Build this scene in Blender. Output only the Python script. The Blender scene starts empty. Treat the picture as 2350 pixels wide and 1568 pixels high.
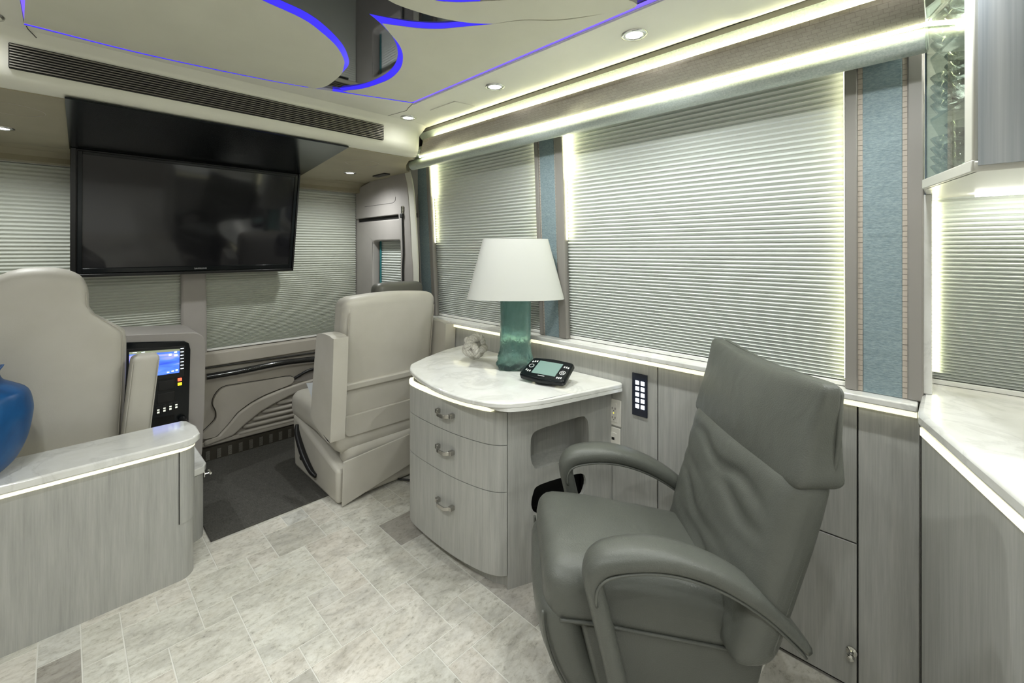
import bpy, math, random
from mathutils import Vector, Matrix
from mathutils.geometry import tessellate_polygon

scene = bpy.context.scene
COL = scene.collection
R = math.radians

# ------------------------------------------------------------------ camera
YAW = R(45.3)                      # heading, measured from the coach's nose (+Y) towards its right side (+X)
cam_d = bpy.data.cameras.new('camera')
cam_d.sensor_width = 36.0
cam_d.lens = 36.0 * 1016 / 2350
cam_d.shift_y = -(784 - 574) / 2350
cam_d.clip_start = 0.02
cam = bpy.data.objects.new('camera', cam_d)
COL.objects.link(cam)
cam.location = (0, 0, 1.35)
cam.rotation_euler = (R(90), 0, -YAW)
scene.camera = cam

# ------------------------------------------------------------------ world, exposure
w = bpy.data.worlds.new('world')
scene.world = w
w.use_nodes = True
w.node_tree.nodes['Background'].inputs[0].default_value = (0.02, 0.025, 0.04, 1)   # night outside
w.node_tree.nodes['Background'].inputs[1].default_value = 1.0
scene.view_settings.view_transform = 'Standard'
scene.view_settings.look = 'None'
scene.view_settings.gamma = 1.0
scene.view_settings.use_curve_mapping = False
scene.view_settings.exposure = 1.2
scene.cycles.max_bounces = 6
scene.cycles.diffuse_bounces = 4
scene.cycles.glossy_bounces = 3
scene.cycles.transmission_bounces = 6
scene.cycles.adaptive_threshold = 0.05
scene.cycles.caustics_reflective = False
scene.cycles.caustics_refractive = False

LED = 7.0            # warm strip lights
SPOT = 12.3           # watts of each ceiling downlight
BLUE = 0.42           # ceiling accent strips

# ------------------------------------------------------------------ helpers
def lin(c):
    if isinstance(c, str):
        c = tuple(int(c[i:i + 2], 16) / 255 for i in (0, 2, 4))
        return tuple(((v + 0.055) / 1.055) ** 2.4 if v > 0.04045 else v / 12.92 for v in c) + (1,)
    return tuple(c) + (1,)

MATS = {}
def mat(name, col, rough=0.5, metal=0.0, emit=None, estr=0.0, spec=0.5, trans=0.0, coat=0.0, ior=1.45, alpha=1.0):
    m = bpy.data.materials.new(name)
    m.use_nodes = True
    b = m.node_tree.nodes['Principled BSDF']
    b.inputs['Base Color'].default_value = lin(col)
    b.inputs['Roughness'].default_value = rough
    b.inputs['Metallic'].default_value = metal
    b.inputs['Specular IOR Level'].default_value = spec
    b.inputs['Transmission Weight'].default_value = trans
    b.inputs['Coat Weight'].default_value = coat
    b.inputs['IOR'].default_value = ior
    if emit is not None:
        b.inputs['Emission Color'].default_value = lin(emit)
        b.inputs['Emission Strength'].default_value = estr
    MATS[name] = m
    return m

class NT:
    """small node-tree writer"""
    def __init__(s, m):
        s.t = m.node_tree
        s.b = s.t.nodes['Principled BSDF']
    def n(s, typ, **kw):
        nd = s.t.nodes.new(typ)
        for k, v in kw.items():
            if k in nd.inputs.keys():
                nd.inputs[k].default_value = v
            else:
                setattr(nd, k, v)
        return nd
    def l(s, a, b):
        s.t.links.new(a, b)
    def coords(s, scale=(1, 1, 1), rnd=False, obj=False):
        tc = s.n('ShaderNodeTexCoord')
        mp = s.n('ShaderNodeMapping')
        mp.inputs['Scale'].default_value = scale
        if obj:
            src = tc.outputs['Object']
        else:
            g = s.n('ShaderNodeNewGeometry')
            src = g.outputs['Position']
        s.l(src, mp.inputs['Vector'])
        if rnd:
            oi = s.n('ShaderNodeObjectInfo')
            mul = s.n('ShaderNodeMath', operation='MULTIPLY')
            mul.inputs[1].default_value = 37.0
            s.l(oi.outputs['Random'], mul.inputs[0])
            cb = s.n('ShaderNodeCombineXYZ')
            s.l(mul.outputs[0], cb.inputs[0]); s.l(mul.outputs[0], cb.inputs[1]); s.l(mul.outputs[0], cb.inputs[2])
            s.l(cb.outputs[0], mp.inputs['Location'])
        return mp.outputs['Vector']
    def noise(s, vec, scale, detail=4, rough=0.55, dist=0.0):
        nd = s.n('ShaderNodeTexNoise', Scale=scale, Detail=detail, Roughness=rough, Distortion=dist)
        s.l(vec, nd.inputs['Vector'])
        return nd.outputs['Fac']
    def ramp(s, fac, stops):
        r = s.n('ShaderNodeValToRGB')
        e = r.color_ramp.elements
        while len(e) < len(stops):
            e.new(0.5)
        for i, (p, c) in enumerate(stops):
            e[i].position = p
            e[i].color = lin(c)
        s.l(fac, r.inputs['Fac'])
        return r.outputs['Color']
    def mix(s, fac, a, b, typ='MIX'):
        m = s.n('ShaderNodeMix', data_type='RGBA', blend_type=typ)
        if isinstance(fac, float): m.inputs[0].default_value = fac
        else: s.l(fac, m.inputs[0])
        for v, i in ((a, 6), (b, 7)):
            if isinstance(v, (tuple, str)): m.inputs[i].default_value = lin(v)
            else: s.l(v, m.inputs[i])
        return m.outputs[2]
    def bump(s, h, strength=0.2, dist=0.01):
        b = s.n('ShaderNodeBump', Strength=strength, Distance=dist)
        s.l(h, b.inputs['Height'])
        s.l(b.outputs[0], s.b.inputs['Normal'])
    def col(s, c):
        s.l(c, s.b.inputs['Base Color'])

def leather(name, hexcol, hex2, rough=0.45, scale=260, wr=0.0):
    m = mat(name, hexcol, rough)
    t = NT(m)
    v = t.coords(obj=True)
    n1 = t.noise(v, 5, 3)
    t.col(t.ramp(n1, [(0.3, hex2), (0.7, hexcol)]))
    n2 = t.noise(v, scale, 3, 0.6)
    if wr:
        n3 = t.noise(v, 9, 2, 0.5, 0.6)
        ad = t.n('ShaderNodeMath', operation='MULTIPLY_ADD')
        ad.inputs[1].default_value = wr
        t.l(n3, ad.inputs[0]); t.l(n2, ad.inputs[2])
        t.bump(ad.outputs[0], 0.25, 0.004)
    else:
        t.bump(n2, 0.15, 0.002)
    return m

def veneer(name, a, b, c, rough=0.42):
    m = mat(name, a, rough)
    t = NT(m)
    v = t.coords((26, 26, 1.6))
    n1 = t.noise(v, 2.2, 6, 0.65)
    v2 = t.coords((160, 160, 5))
    n2 = t.noise(v2, 1.5, 4, 0.6)
    c1 = t.ramp(n1, [(0.3, b), (0.5, a), (0.72, c)])
    c2 = t.ramp(n2, [(0.35, '9c9c98'), (0.6, 'ffffff')])
    t.col(t.mix(0.15, c1, c2, 'MULTIPLY'))
    t.bump(n2, 0.04, 0.001)
    return m

def marble(name):
    m = mat(name, 'ecebe6', 0.12, coat=0.2)
    t = NT(m)
    v = t.coords()
    n1 = t.noise(v, 3.2, 7, 0.62, 1.4)
    n2 = t.noise(v, 9, 6, 0.6, 0.8)
    c1 = t.ramp(n1, [(0.40, 'e4e4e0'), (0.53, 'e1e1dd'), (0.565, 'd6d6d2'), (0.60, 'e2e2de')])
    c2 = t.ramp(n2, [(0.32, 'eae9e5'), (0.6, 'ffffff')])
    t.col(t.mix(0.5, c1, c2, 'MULTIPLY'))
    return m

def make_materials():
    leather('seat_leather', 'c2beb4', 'b9b5aa', 0.5)
    leather('recliner_leather', '595b55', '52544e', 0.38, 300, 5.0)
    leather('dark_leather', '62615a', '5a5952', 0.42)
    leather('ceiling_leather', 'd4d3c2', 'cfcebd', 0.6, 500)
    leather('soffit_shaded', 'a49d86', '9b947e', 0.6, 420)  # cream soffit away from the lamps, its shade painted as darker taupe
    leather('border_leather', 'e2e1d4', 'dddccf', 0.5, 500)
    leather('dash_vinyl', 'b7b1a6', 'aea89d', 0.55, 420)
    leather('pillar_vinyl', 'aaa5a0', 'a29d98', 0.5, 420)
    veneer('veneer', 'aaaaa5', 'a0a09b', 'b3b2ad')
    marble('marble')
    # stone tile
    m = mat('stone_tile', 'c9c4b8', 0.30)
    t = NT(m)
    v = t.coords((2.2, 4.4, 1), rnd=True)
    n1 = t.noise(v, 2.0, 8, 0.62, 1.6)
    v = t.coords((1, 1.5, 1), rnd=True)
    n2 = t.noise(v, 42, 7, 0.75, 0.3)
    n3 = t.noise(v, 7, 5, 0.6, 0.5)
    oi = t.n('ShaderNodeObjectInfo')
    c0 = t.ramp(oi.outputs['Random'], [(0.0, 'b2aea8'), (0.10, 'dcdad2'), (0.45, 'e6e5de'), (0.75, 'e4dfd7'), (0.9, 'dcdcd8'), (1.0, 'c2bdb6')])
    c1 = t.ramp(n1, [(0.30, 'a5a29b'), (0.44, 'd3d1c9'), (0.56, 'efeee8'), (0.66, 'dcd9d0'), (0.74, 'ffffff')])
    c2 = t.ramp(n2, [(0.30, '7d7972'), (0.43, 'e9e7e2'), (0.55, 'ffffff')])
    c3 = t.ramp(n3, [(0.28, 'b9b5ae'), (0.5, 'ffffff'), (0.75, 'f0e8e0')])
    x = t.mix(0.5, c0, c1, 'MULTIPLY')
    x = t.mix(0.68, x, c2, 'MULTIPLY')
    t.col(t.mix(0.4, x, c3, 'MULTIPLY'))
    t.bump(n2, 0.05, 0.002)
    mat('grout', 'dcdad2', 0.8)
    # carpet mat
    m = mat('mat_carpet', '4b4944', 0.95)
    t = NT(m)
    a = t.noise(t.coords((30, 330, 1)), 1.0, 3)
    b = t.noise(t.coords((330, 30, 1)), 1.0, 3)
    x = t.mix(0.5, t.ramp(a, [(0.3, '302f2b'), (0.7, '5c5a54')]), t.ramp(b, [(0.3, '302f2b'), (0.7, '5c5a54')]))
    t.col(x)
    t.bump(a, 0.4, 0.003)
    # pleated fabric
    m = mat('shade_fabric', 'd5d9d4', 0.9, spec=0.1)
    m = mat('windshield_fabric', 'cfd2c8', 0.9, spec=0.1)
    mat('white_rail', 'e6e6e2', 0.4)
    # blue textile wall covering
    m = mat('blue_textile', '7f9299', 0.5, spec=0.5)
    t = NT(m)
    a = t.noise(t.coords((90, 90, 300)), 1.0, 4, 0.7)
    b = t.noise(t.coords((6, 6, 34)), 1.0, 3, 0.5, 0.5)
    t.col(t.ramp(a, [(0.3, '6c7f86'), (0.7, '93a3a6')]))
    ad = t.n('ShaderNodeMath', operation='MULTIPLY_ADD'); ad.inputs[1].default_value = 2.5
    t.l(b, ad.inputs[0]); t.l(a, ad.inputs[2])
    t.bump(ad.outputs[0], 0.35, 0.004)
    # taupe tiled wall covering (fine brick joints)
    m = mat('taupe_tiles', 'a39b8e', 0.35, spec=0.6)
    t = NT(m)
    g = t.n('ShaderNodeNewGeometry')
    sp = t.n('ShaderNodeSeparateXYZ'); t.l(g.outputs['Position'], sp.inputs[0])
    cb = t.n('ShaderNodeCombineXYZ'); t.l(sp.outputs['Y'], cb.inputs[0]); t.l(sp.outputs['X'], cb.inputs[1])
    br = t.n('ShaderNodeTexBrick', Scale=1.0)
    br.inputs['Color1'].default_value = lin('b0a89b'); br.inputs['Color2'].default_value = lin('aaa295'); br.inputs['Mortar'].default_value = lin('8f877b')
    br.inputs['Mortar Size'].default_value = 0.0005; br.inputs['Brick Width'].default_value = 0.022; br.inputs['Row Height'].default_value = 0.0135
    br.offset = 0.5
    t.l(cb.outputs[0], br.inputs['Vector'])
    n = t.noise(t.coords((120, 60, 200)), 1.0, 4, 0.7)
    t.col(t.mix(0.3, br.outputs['Color'], t.ramp(n, [(0.3, '8d867c'), (0.7, 'ffffff')]), 'MULTIPLY'))
    t.bump(n, 0.2, 0.002)
    # edging tape on the window posts
    m = mat('edge_tape', 'b3a99d', 0.6)
    t = NT(m)
    g = t.n('ShaderNodeNewGeometry')
    sp = t.n('ShaderNodeSeparateXYZ'); t.l(g.outputs['Position'], sp.inputs[0])
    cb = t.n('ShaderNodeCombineXYZ'); t.l(sp.outputs['Y'], cb.inputs[0]); t.l(sp.outputs['Z'], cb.inputs[1])
    br = t.n('ShaderNodeTexBrick', Scale=1.0)
    br.inputs['Color1'].default_value = lin('b5ab9f'); br.inputs['Color2'].default_value = lin('aca296'); br.inputs['Mortar'].default_value = lin('736b62')
    br.inputs['Mortar Size'].default_value = 0.0009; br.inputs['Brick Width'].default_value = 0.05; br.inputs['Row Height'].default_value = 0.0155
    t.l(cb.outputs[0], br.inputs['Vector'])
    t.col(br.outputs['Color'])
    # silver-teal metallic wall covering
    m = mat('silver_covering', 'a9b3ac', 0.38, spec=0.7)
    t = NT(m)
    n = t.noise(t.coords((160, 160, 260)), 1.0, 4, 0.7)
    t.col(t.ramp(n, [(0.3, '94a09b'), (0.7, 'b9c1ba')]))
    t.bump(n, 0.35, 0.002)
    mat('post_vinyl', '8b8782', 0.5)
    mat('post_dark', '77746f', 0.5)
    mat('white_paint', 'dcdad2', 0.5)
    mat('wall_grey', 'b3b0a8', 0.6)
    mat('gap_dark', '1c1b19', 0.8)
    mat('seam_dark', '3a3935', 0.8)
    mat('black_mirror', (0.012, 0.013, 0.015), 0.04, spec=0.9, coat=1.0)
    mat('black_gloss', (0.006, 0.008, 0.009), 0.16, spec=0.35)
    mat('black_satin', (0.012, 0.012, 0.012), 0.35)
    mat('tv_screen', (0.010, 0.010, 0.012), 0.07, spec=0.6)
    mat('black_rubber', (0.015, 0.015, 0.015), 0.6)
    mat('slat_metal', '8f8c82', 0.4, 0.6)
    mat('chrome', 'cfcfca', 0.12, 1.0)
    mat('nickel', 'b4b2ad', 0.25, 1.0)
    mat('white_plastic', 'dedbd2', 0.35)
    mat('paper', 'e4e8ec', 0.8)
    mat('lampshade', 'd0d1cb', 0.85, spec=0.1)
    mat('carbon', (0.012, 0.012, 0.011), 0.15, coat=0.5)
    t = NT(MATS['carbon'])
    ck = t.n('ShaderNodeTexChecker', Scale=260.0)
    ck.inputs['Color1'].default_value = (0.006, 0.006, 0.006, 1); ck.inputs['Color2'].default_value = (0.03, 0.03, 0.028, 1)
    t.l(t.coords(), ck.inputs['Vector']); t.col(ck.outputs['Color'])
    mat('led_warm', 'fffbe0', 0.5, emit=(1.0, 0.97, 0.62), estr=LED)
    mat('led_soft', 'fffbe0', 0.5, emit=(1.0, 0.97, 0.66), estr=0.46)
    mat('downlight_lens', 'ffffff', 0.5, emit=(1.0, 1.0, 1.0), estr=14.0)
    mat('led_glow', 'fffbe0', 0.5, emit=(1.0, 0.97, 0.62), estr=LED * 2.2)
    mat('led_reveal', 'fffbe0', 0.5, emit=(1.0, 0.97, 0.62), estr=LED * 3.2)
    mat('led_mid', 'fffbe0', 0.5, emit=(1.0, 0.97, 0.62), estr=LED * 0.55)
    mat('led_bar', 'fffbe0', 0.5, emit=(1.0, 0.97, 0.62), estr=LED * 1.35)
    mat('led_task', 'fffdf2', 0.5, emit=(1.0, 0.99, 0.90), estr=7.5)
    mat('led_blue', (0.004, 0.004, 0.04), 0.4, emit=(0.045, 0.026, 1.0), estr=BLUE)
    mat('led_blue_hot', (0.01, 0.01, 0.08), 0.4, emit=(0.17, 0.10, 1.0), estr=BLUE * 1.5)
    mat('navy_slot', (0.004, 0.004, 0.06), 0.4)
    # teal glass of the lamp body: solid-looking textured glass
    m = mat('teal_glass', 'a5cfcd', 0.04, trans=0.93, coat=0.2, ior=1.30)
    t = NT(m)
    v = t.coords((1, 1, 0.45), obj=True)
    n = t.noise(v, 30, 5, 0.6, 1.0)
    n2 = t.noise(v, 9, 4, 0.6, 0.6)
    t.col(t.ramp(n2, [(0.3, '79b7b3'), (0.52, 'a3d3ce'), (0.75, 'e6f6f3')]))
    t.bump(n, 0.9, 0.014)
    # blue vase glaze
    m = mat('blue_glaze', '0a4273', 0.38)
    t = NT(m)
    n = t.noise(t.coords((1, 1, 0.4), obj=True), 7, 5, 0.6, 0.6)
    t.col(t.ramp(n, [(0.3, '042b52'), (0.55, '08477c'), (0.8, '135a92')]))
    m = mat('rope', 'c9c6bc', 0.85)
    t = NT(m)
    n = t.noise(t.coords((1, 1, 1)), 260, 3)
    t.col(t.ramp(n, [(0.3, 'a9a69c'), (0.7, 'dcd9cf')]))
    mat('rope_dark', '8f8c83', 0.9)
    mat('lcd', '7f9a93', 0.25)
    mat('icon_white', 'd8d8d8', 0.5)
    mat('key_lit', 'ffffff', 0.4, emit=(0.75, 0.86, 1.0), estr=1.6)
    mat('key_panel', (0.01, 0.014, 0.028), 0.25)
    mat('button_red', 'd04030', 0.4, emit=(1.0, 0.10, 0.05), estr=1.2)
    mat('button_yellow', 'd0c020', 0.4, emit=(0.9, 0.75, 0.02), estr=0.9)
    mat('button_lit', 'cfd0c0', 0.4, emit=(0.8, 0.85, 0.7), estr=0.45)
    # dashboard display
    m = mat('display_blue', (0.01, 0.02, 0.1), 0.2)
    t = NT(m)
    n = t.noise(t.coords((3, 1, 14)), 2.0, 3, 0.5, 0.6)
    c = t.ramp(n, [(0.3, (0.02, 0.05, 0.55)), (0.55, (0.06, 0.16, 0.85)), (0.8, (0.45, 0.35, 0.95))])
    t.l(c, t.b.inputs['Emission Color']); t.b.inputs['Emission Strength'].default_value = 0.9
    mat('display_text', 'ffffff', 0.4, emit=(0.65, 0.85, 1.0), estr=1.1)
    mat('display_bar', (0.1, 0.1, 0.1), 0.4, emit=(0.35, 0.40, 0.25), estr=0.35)
    mat('grille_metal', '4a463d', 0.5, 0.3)
    mat('grille_slot', '8c897f', 0.5, 0.4)
    # clear glass for the wall cabinet
    for nm, fac, rg, tint in (('cabinet_glass', 0.16, 0.02, 'f2f8f2'), ('glassware', 0.34, 0.05, 'f9fcfb')):
        m = mat(nm, 'ffffff', rg)
        t = m.node_tree
        tr = t.nodes.new('ShaderNodeBsdfTransparent'); tr.inputs[0].default_value = lin(tint)
        gl = t.nodes.new('ShaderNodeBsdfGlossy'); gl.inputs['Roughness'].default_value = rg
        fr = t.nodes.new('ShaderNodeLayerWeight'); fr.inputs['Blend'].default_value = fac
        mx = t.nodes.new('ShaderNodeMixShader')
        fr.inputs['Blend'].default_value = 0.5
        pw = t.nodes.new('ShaderNodeMath'); pw.operation = 'POWER'; pw.inputs[1].default_value = 3.0 if nm == 'cabinet_glass' else 1.6
        ma = t.nodes.new('ShaderNodeMath'); ma.operation = 'MULTIPLY_ADD'; ma.inputs[1].default_value = 0.8; ma.inputs[2].default_value = 0.04
        t.links.new(fr.outputs['Facing'], pw.inputs[0]); t.links.new(pw.outputs[0], ma.inputs[0]); t.links.new(ma.outputs[0], mx.inputs[0])
        t.links.new(tr.outputs[0], mx.inputs[1]); t.links.new(gl.outputs[0], mx.inputs[2])
        t.links.new(mx.outputs[0], t.nodes['Material Output'].inputs['Surface'])
    mat('cabinet_metal', 'b7bcc0', 0.38, 0.35)
    t = NT(MATS['cabinet_metal'])
    n = t.noise(t.coords((60, 60, 0.8)), 1.0, 4, 0.6)
    t.col(t.ramp(n, [(0.3, '9aa1a8'), (0.7, 'c3c7ca')]))
    mat('cabinet_frame', 'c9c8bf', 0.35)
    mat('mirror_back', 'dfe4df', 0.08, 1.0)

make_materials()
M = MATS

WM = {}
def wm(o):
    return WM.get(o.name, Matrix.Identity(4)) if o is not None else Matrix.Identity(4)

def thing(name, label, cat, loc=(0, 0, 0), rz=0.0, group=None, kind=None):
    o = bpy.data.objects.new(name, None)
    COL.objects.link(o)
    o.empty_display_size = 0.05
    o.location = loc
    o.rotation_euler = (0, 0, rz)
    WM[o.name] = Matrix.Translation(loc) @ Matrix.Rotation(rz, 4, 'Z')
    return tag(o, label, cat, group, kind)

def tag(o, label=None, cat=None, group=None, kind=None):
    if label: o['label'] = label
    if cat: o['category'] = cat
    if group: o['group'] = group
    if kind: o['kind'] = kind
    return o

class MB:
    def __init__(s):
        s.v = []; s.f = []
    def add(s, vs, fs):
        k = len(s.v)
        s.v += [tuple(p) for p in vs]
        s.f += [tuple(i + k for i in q) for q in fs]
        return s
    def box(s, x0, y0, z0, x1, y1, z1):
        x0, x1 = min(x0, x1), max(x0, x1); y0, y1 = min(y0, y1), max(y0, y1); z0, z1 = min(z0, z1), max(z0, z1)
        return s.hexa([(x0, y0, z0), (x1, y0, z0), (x1, y1, z0), (x0, y1, z0), (x0, y0, z1), (x1, y0, z1), (x1, y1, z1), (x0, y1, z1)])
    def hexa(s, p):
        return s.add(p, [(0, 3, 2, 1), (4, 5, 6, 7), (0, 1, 5, 4), (1, 2, 6, 5), (2, 3, 7, 6), (3, 0, 4, 7)])
    def plate(s, outer, a0, a1, axis='z', holes=()):
        """prism of a polygon (with holes) between a0 and a1 on an axis"""
        def P(p, a):
            return {'z': (p[0], p[1], a), 'y': (p[0], a, p[1]), 'x': (a, p[0], p[1])}[axis]
        loops = [list(outer)] + [list(h) for h in holes]
        flat = [p for L in loops for p in L]
        tris = tessellate_polygon([[Vector((p[0], p[1], 0)) for p in L] for L in loops])
        n = len(flat)
        vs = [P(p, a0) for p in flat] + [P(p, a1) for p in flat]
        fs = [tuple(t) for t in tris] + [tuple(i + n for i in reversed(t)) for t in tris]
        k = 0
        for L in loops:
            m = len(L)
            for i in range(m):
                j = (i + 1) % m
                fs.append((k + i, k + j, k + j + n, k + i + n))
            k += m
        return s.add(vs, fs)
    def tube(s, path, r, n=10, closed=False, cap=True, sx=1.0):
        path = [Vector(p) for p in path]
        m = len(path)
        rs = r if isinstance(r, (list, tuple)) else [r] * m
        rings = []
        up = None
        for i, p in enumerate(path):
            a = path[(i - 1) % m] if (closed or i > 0) else p
            b = path[(i + 1) % m] if (closed or i < m - 1) else p
            t = (b - a).normalized()
            if up is None:
                up = Vector((0, 0, 1)) if abs(t.z) < 0.9 else Vector((1, 0, 0))
            u = (up - t * up.dot(t)).normalized()
            up = u
            v = t.cross(u)
            rings.append([p + (u * math.cos(q) + v * math.sin(q) * sx) * rs[i] for q in [2 * math.pi * k / n for k in range(n)]])
        return s.loft(rings, closed, cap)
    def loft(s, rings, closed=False, cap=True):
        n = len(rings[0]); m = len(rings)
        vs = [p for g in rings for p in g]
        fs = []
        for i in range(m if closed else m - 1):
            j = (i + 1) % m
            for k in range(n):
                l = (k + 1) % n
                fs.append((i * n + k, i * n + l, j * n + l, j * n + k))
        if cap and not closed:
            fs.append(tuple(reversed(range(n))))
            fs.append(tuple((m - 1) * n + k for k in range(n)))
        return s.add(vs, fs)
    def lathe(s, prof, n=32, c=(0, 0, 0), sx=1.0, sy=1.0, cap=True):
        rings = []
        for r, z in prof:
            rings.append([(c[0] + r * sx * math.cos(2 * math.pi * k / n), c[1] + r * sy * math.sin(2 * math.pi * k / n), c[2] + z) for k in range(n)])
        return s.loft(rings, False, cap)
    def soft(s, h, r, bulge=(0, 0, 0), inner=5, fn=None, c=(0, 0, 0)):
        """rounded cushion box: half sizes h, edge radius r, outward bulge per axis, then deform fn"""
        def ax(hh):
            e = [-hh, -hh + r * .22, -hh + r * .55, -hh + r]
            mid = [(-hh + r) + (2 * hh - 2 * r) * i / (inner + 1) for i in range(1, inner + 1)]
            return e + mid + [-q for q in reversed(e)]
        A = [ax(q) for q in h]
        key = {}
        vs = []
        fs = []
        def vid(q):
            kk = (round(q[0], 6), round(q[1], 6), round(q[2], 6))
            if kk in key: return key[kk]
            i_ = Vector([max(-(h[a] - r), min(h[a] - r, q[a])) for a in range(3)])
            d = Vector(q) - i_
            if d.length > 1e-9: d = d.normalized() * r
            p = i_ + d
            u = [p[a] / h[a] for a in range(3)]
            for a in range(3):
                o1, o2 = (a + 1) % 3, (a + 2) % 3
                p[a] += bulge[a] * u[a] * max(0, 1 - u[o1] ** 2) * max(0, 1 - u[o2] ** 2)
            p = Vector(p) + Vector(c)
            if fn: p = Vector(fn(p.x, p.y, p.z))
            key[kk] = len(vs); vs.append(tuple(p))
            return key[kk]
        for a in range(3):
            b, d = (a + 1) % 3, (a + 2) % 3
            for sg in (-1, 1):
                for i in range(len(A[b]) - 1):
                    for j in range(len(A[d]) - 1):
                        ids = []
                        for (ii, jj) in ((i, j), (i + 1, j), (i + 1, j + 1), (i, j + 1)):
                            q = [0, 0, 0]; q[a] = sg * h[a]; q[b] = A[b][ii]; q[d] = A[d][jj]
                            ids.append(vid(q))
                        if sg < 0: ids.reverse()
                        fs.append(tuple(ids))
        return s.add(vs, fs)
    def xf(s, m):
        s.v = [tuple(m @ Vector(p)) for p in s.v]
        return s
    def build(s, name, material, parent=None, smooth=False, bevel=0.0, seg=2, local=False, sub=0, label=None, kind=None, auto=None):
        me = bpy.data.meshes.new(name)
        vs = s.v
        if parent is not None and not local:
            inv = wm(parent).inverted()
            vs = [tuple(inv @ Vector(p)) for p in vs]
        me.from_pydata(vs, [], s.f)
        me.update()
        import bmesh
        bm = bmesh.new(); bm.from_mesh(me)
        bmesh.ops.recalc_face_normals(bm, faces=bm.faces)
        bm.to_mesh(me); bm.free()
        if material is not None:
            me.materials.append(M[material] if isinstance(material, str) else material)
        o = bpy.data.objects.new(name, me)
        COL.objects.link(o)
        if parent is not None:
            o.parent = parent
            WM[o.name] = wm(parent)
        if smooth:
            me.polygons.foreach_set('use_smooth', [True] * len(me.polygons))
            if auto is not None:
                me.set_sharp_from_angle(angle=R(auto))
        if bevel:
            b = o.modifiers.new('bevel', 'BEVEL'); b.width = bevel; b.segments = seg; b.limit_method = 'ANGLE'; b.angle_limit = R(40)
            b.harden_normals = False
            me.polygons.foreach_set('use_smooth', [True] * len(me.polygons))
            me.set_sharp_from_angle(angle=R(35))
        if sub:
            q = o.modifiers.new('sub', 'SUBSURF'); q.levels = sub; q.render_levels = sub
        if label: o['label'] = label
        if kind: o['kind'] = kind
        return o

def arc(cx, cy, r, a0, a1, n):
    return [(cx + r * math.cos(R(a0 + (a1 - a0) * i / n)), cy + r * math.sin(R(a0 + (a1 - a0) * i / n))) for i in range(n + 1)]

def rrect(x0, y0, x1, y1, r, n=5):
    return arc(x1 - r, y0 + r, r, -90, 0, n) + arc(x1 - r, y1 - r, r, 0, 90, n) + arc(x0 + r, y1 - r, r, 90, 180, n) + arc(x0 + r, y0 + r, r, 180, 270, n)

def spline(pts, k=6, closed=False):
    """Catmull-Rom through points of any dimension"""
    P = [Vector(p) for p in pts]
    n = len(P)
    out = []
    for i in range(n if closed else n - 1):
        p0 = P[(i - 1) % n] if (closed or i > 0) else P[0] * 2 - P[1]
        p1 = P[i]; p2 = P[(i + 1) % n]
        p3 = P[(i + 2) % n] if (closed or i + 2 < n) else P[-1] * 2 - P[-2]
        for j in range(k):
            t = j / k
            out.append(tuple(0.5 * ((2 * p1) + (p2 - p0) * t + (2 * p0 - 5 * p1 + 4 * p2 - p3) * t * t + (3 * p1 - p0 - 3 * p2 + p3) * t ** 3)))
    if not closed: out.append(tuple(P[-1]))
    return out

# ================================================================== SETTING
XW = 1.695      # face of the right-hand lower wall
# ---- floor: grout bed with individual stone tiles in a random ashlar (French) pattern
floor = MB().box(-0.75, -2.4, -0.05, 1.9, 3.6, -0.0012).build('floor', 'grout')
tag(floor, 'pale stone tile floor of the coach with light grout joints', kind='structure')
random.seed(11)
U = 0.104
GX, GY = 0.040, 1.990                      # origin of the tile module
I0, I1, J0, J1 = -8, 17, -23, 14
occ = set()
tile_mesh = {}
def tile_me(a, b):
    if (a, b) not in tile_mesh:
        mb = MB(); g = 0.0009; W, D = a * U - g, b * U - g
        e = 0.0012
        mb.hexa([(g, g, -0.006), (W, g, -0.006), (W, D, -0.006), (g, D, -0.006), (g + e, g + e, 0), (W - e, g + e, 0), (W - e, D - e, 0), (g + e, D - e, 0)])
        me = bpy.data.meshes.new('tile'); me.from_pydata(mb.v, [], mb.f); me.materials.append(M['stone_tile']); me.update()
        tile_mesh[(a, b)] = me
    return tile_mesh[(a, b)]
def lay(i, j, a, b):
    for p in range(a):
        for q in range(b): occ.add((i + p, j + q))
    t = bpy.data.objects.new('tile', tile_me(a, b)); COL.objects.link(t)
    t.location = (GX + i * U, GY + j * U, 0.0); t.parent = floor
for (i, j, a, b) in [(4, 2, 2, 2), (5, 1, 1, 1), (6, 3, 1, 1), (7, 3, 1, 1), (6, 1, 2, 2), (8, 1, 1, 1), (8, 2, 1, 2), (9, 2, 2, 2), (3, 0, 2, 2), (5, 0, 2, 1), (7, -1, 2, 2),
                     (4, -2, 3, 2), (3, -1, 1, 1), (7, -3, 1, 2), (6, -3, 1, 1), (8, -4, 2, 3), (9, -1, 1, 1), (9, 0, 2, 2), (10, -2, 2, 2), (10, -4, 2, 2), (11, 1, 1, 1),
                     (4, -4, 2, 2), (6, -5, 2, 2), (8, -5, 1, 1), (9, -6, 2, 2), (9, -7, 1, 1), (7, -7, 2, 2), (5, -5, 1, 1), (5, -7, 2, 2), (2, -3, 2, 2), (1, -1, 2, 2), (2, -5, 2, 2), (4, -5, 1, 1), (3, 2, 1, 1), (2, 1, 1, 1)]:
    lay(i, j, a, b)
for j in range(J0, J1):
    for i in range(I0, I1):
        if (i, j) in occ: continue
        opts = [(3, 2), (2, 3), (2, 2), (2, 2), (2, 1), (1, 2), (1, 1)]
        opts.sort(key=lambda q: -q[0] * q[1] * random.uniform(0.3, 1.0))
        opts.append((1, 1))
        for (a, b) in opts:
            if i + a <= I1 and j + b <= J1 and all((i + p, j + q) not in occ for p in range(a) for q in range(b)):
                break
        lay(i, j, a, b)

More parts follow.
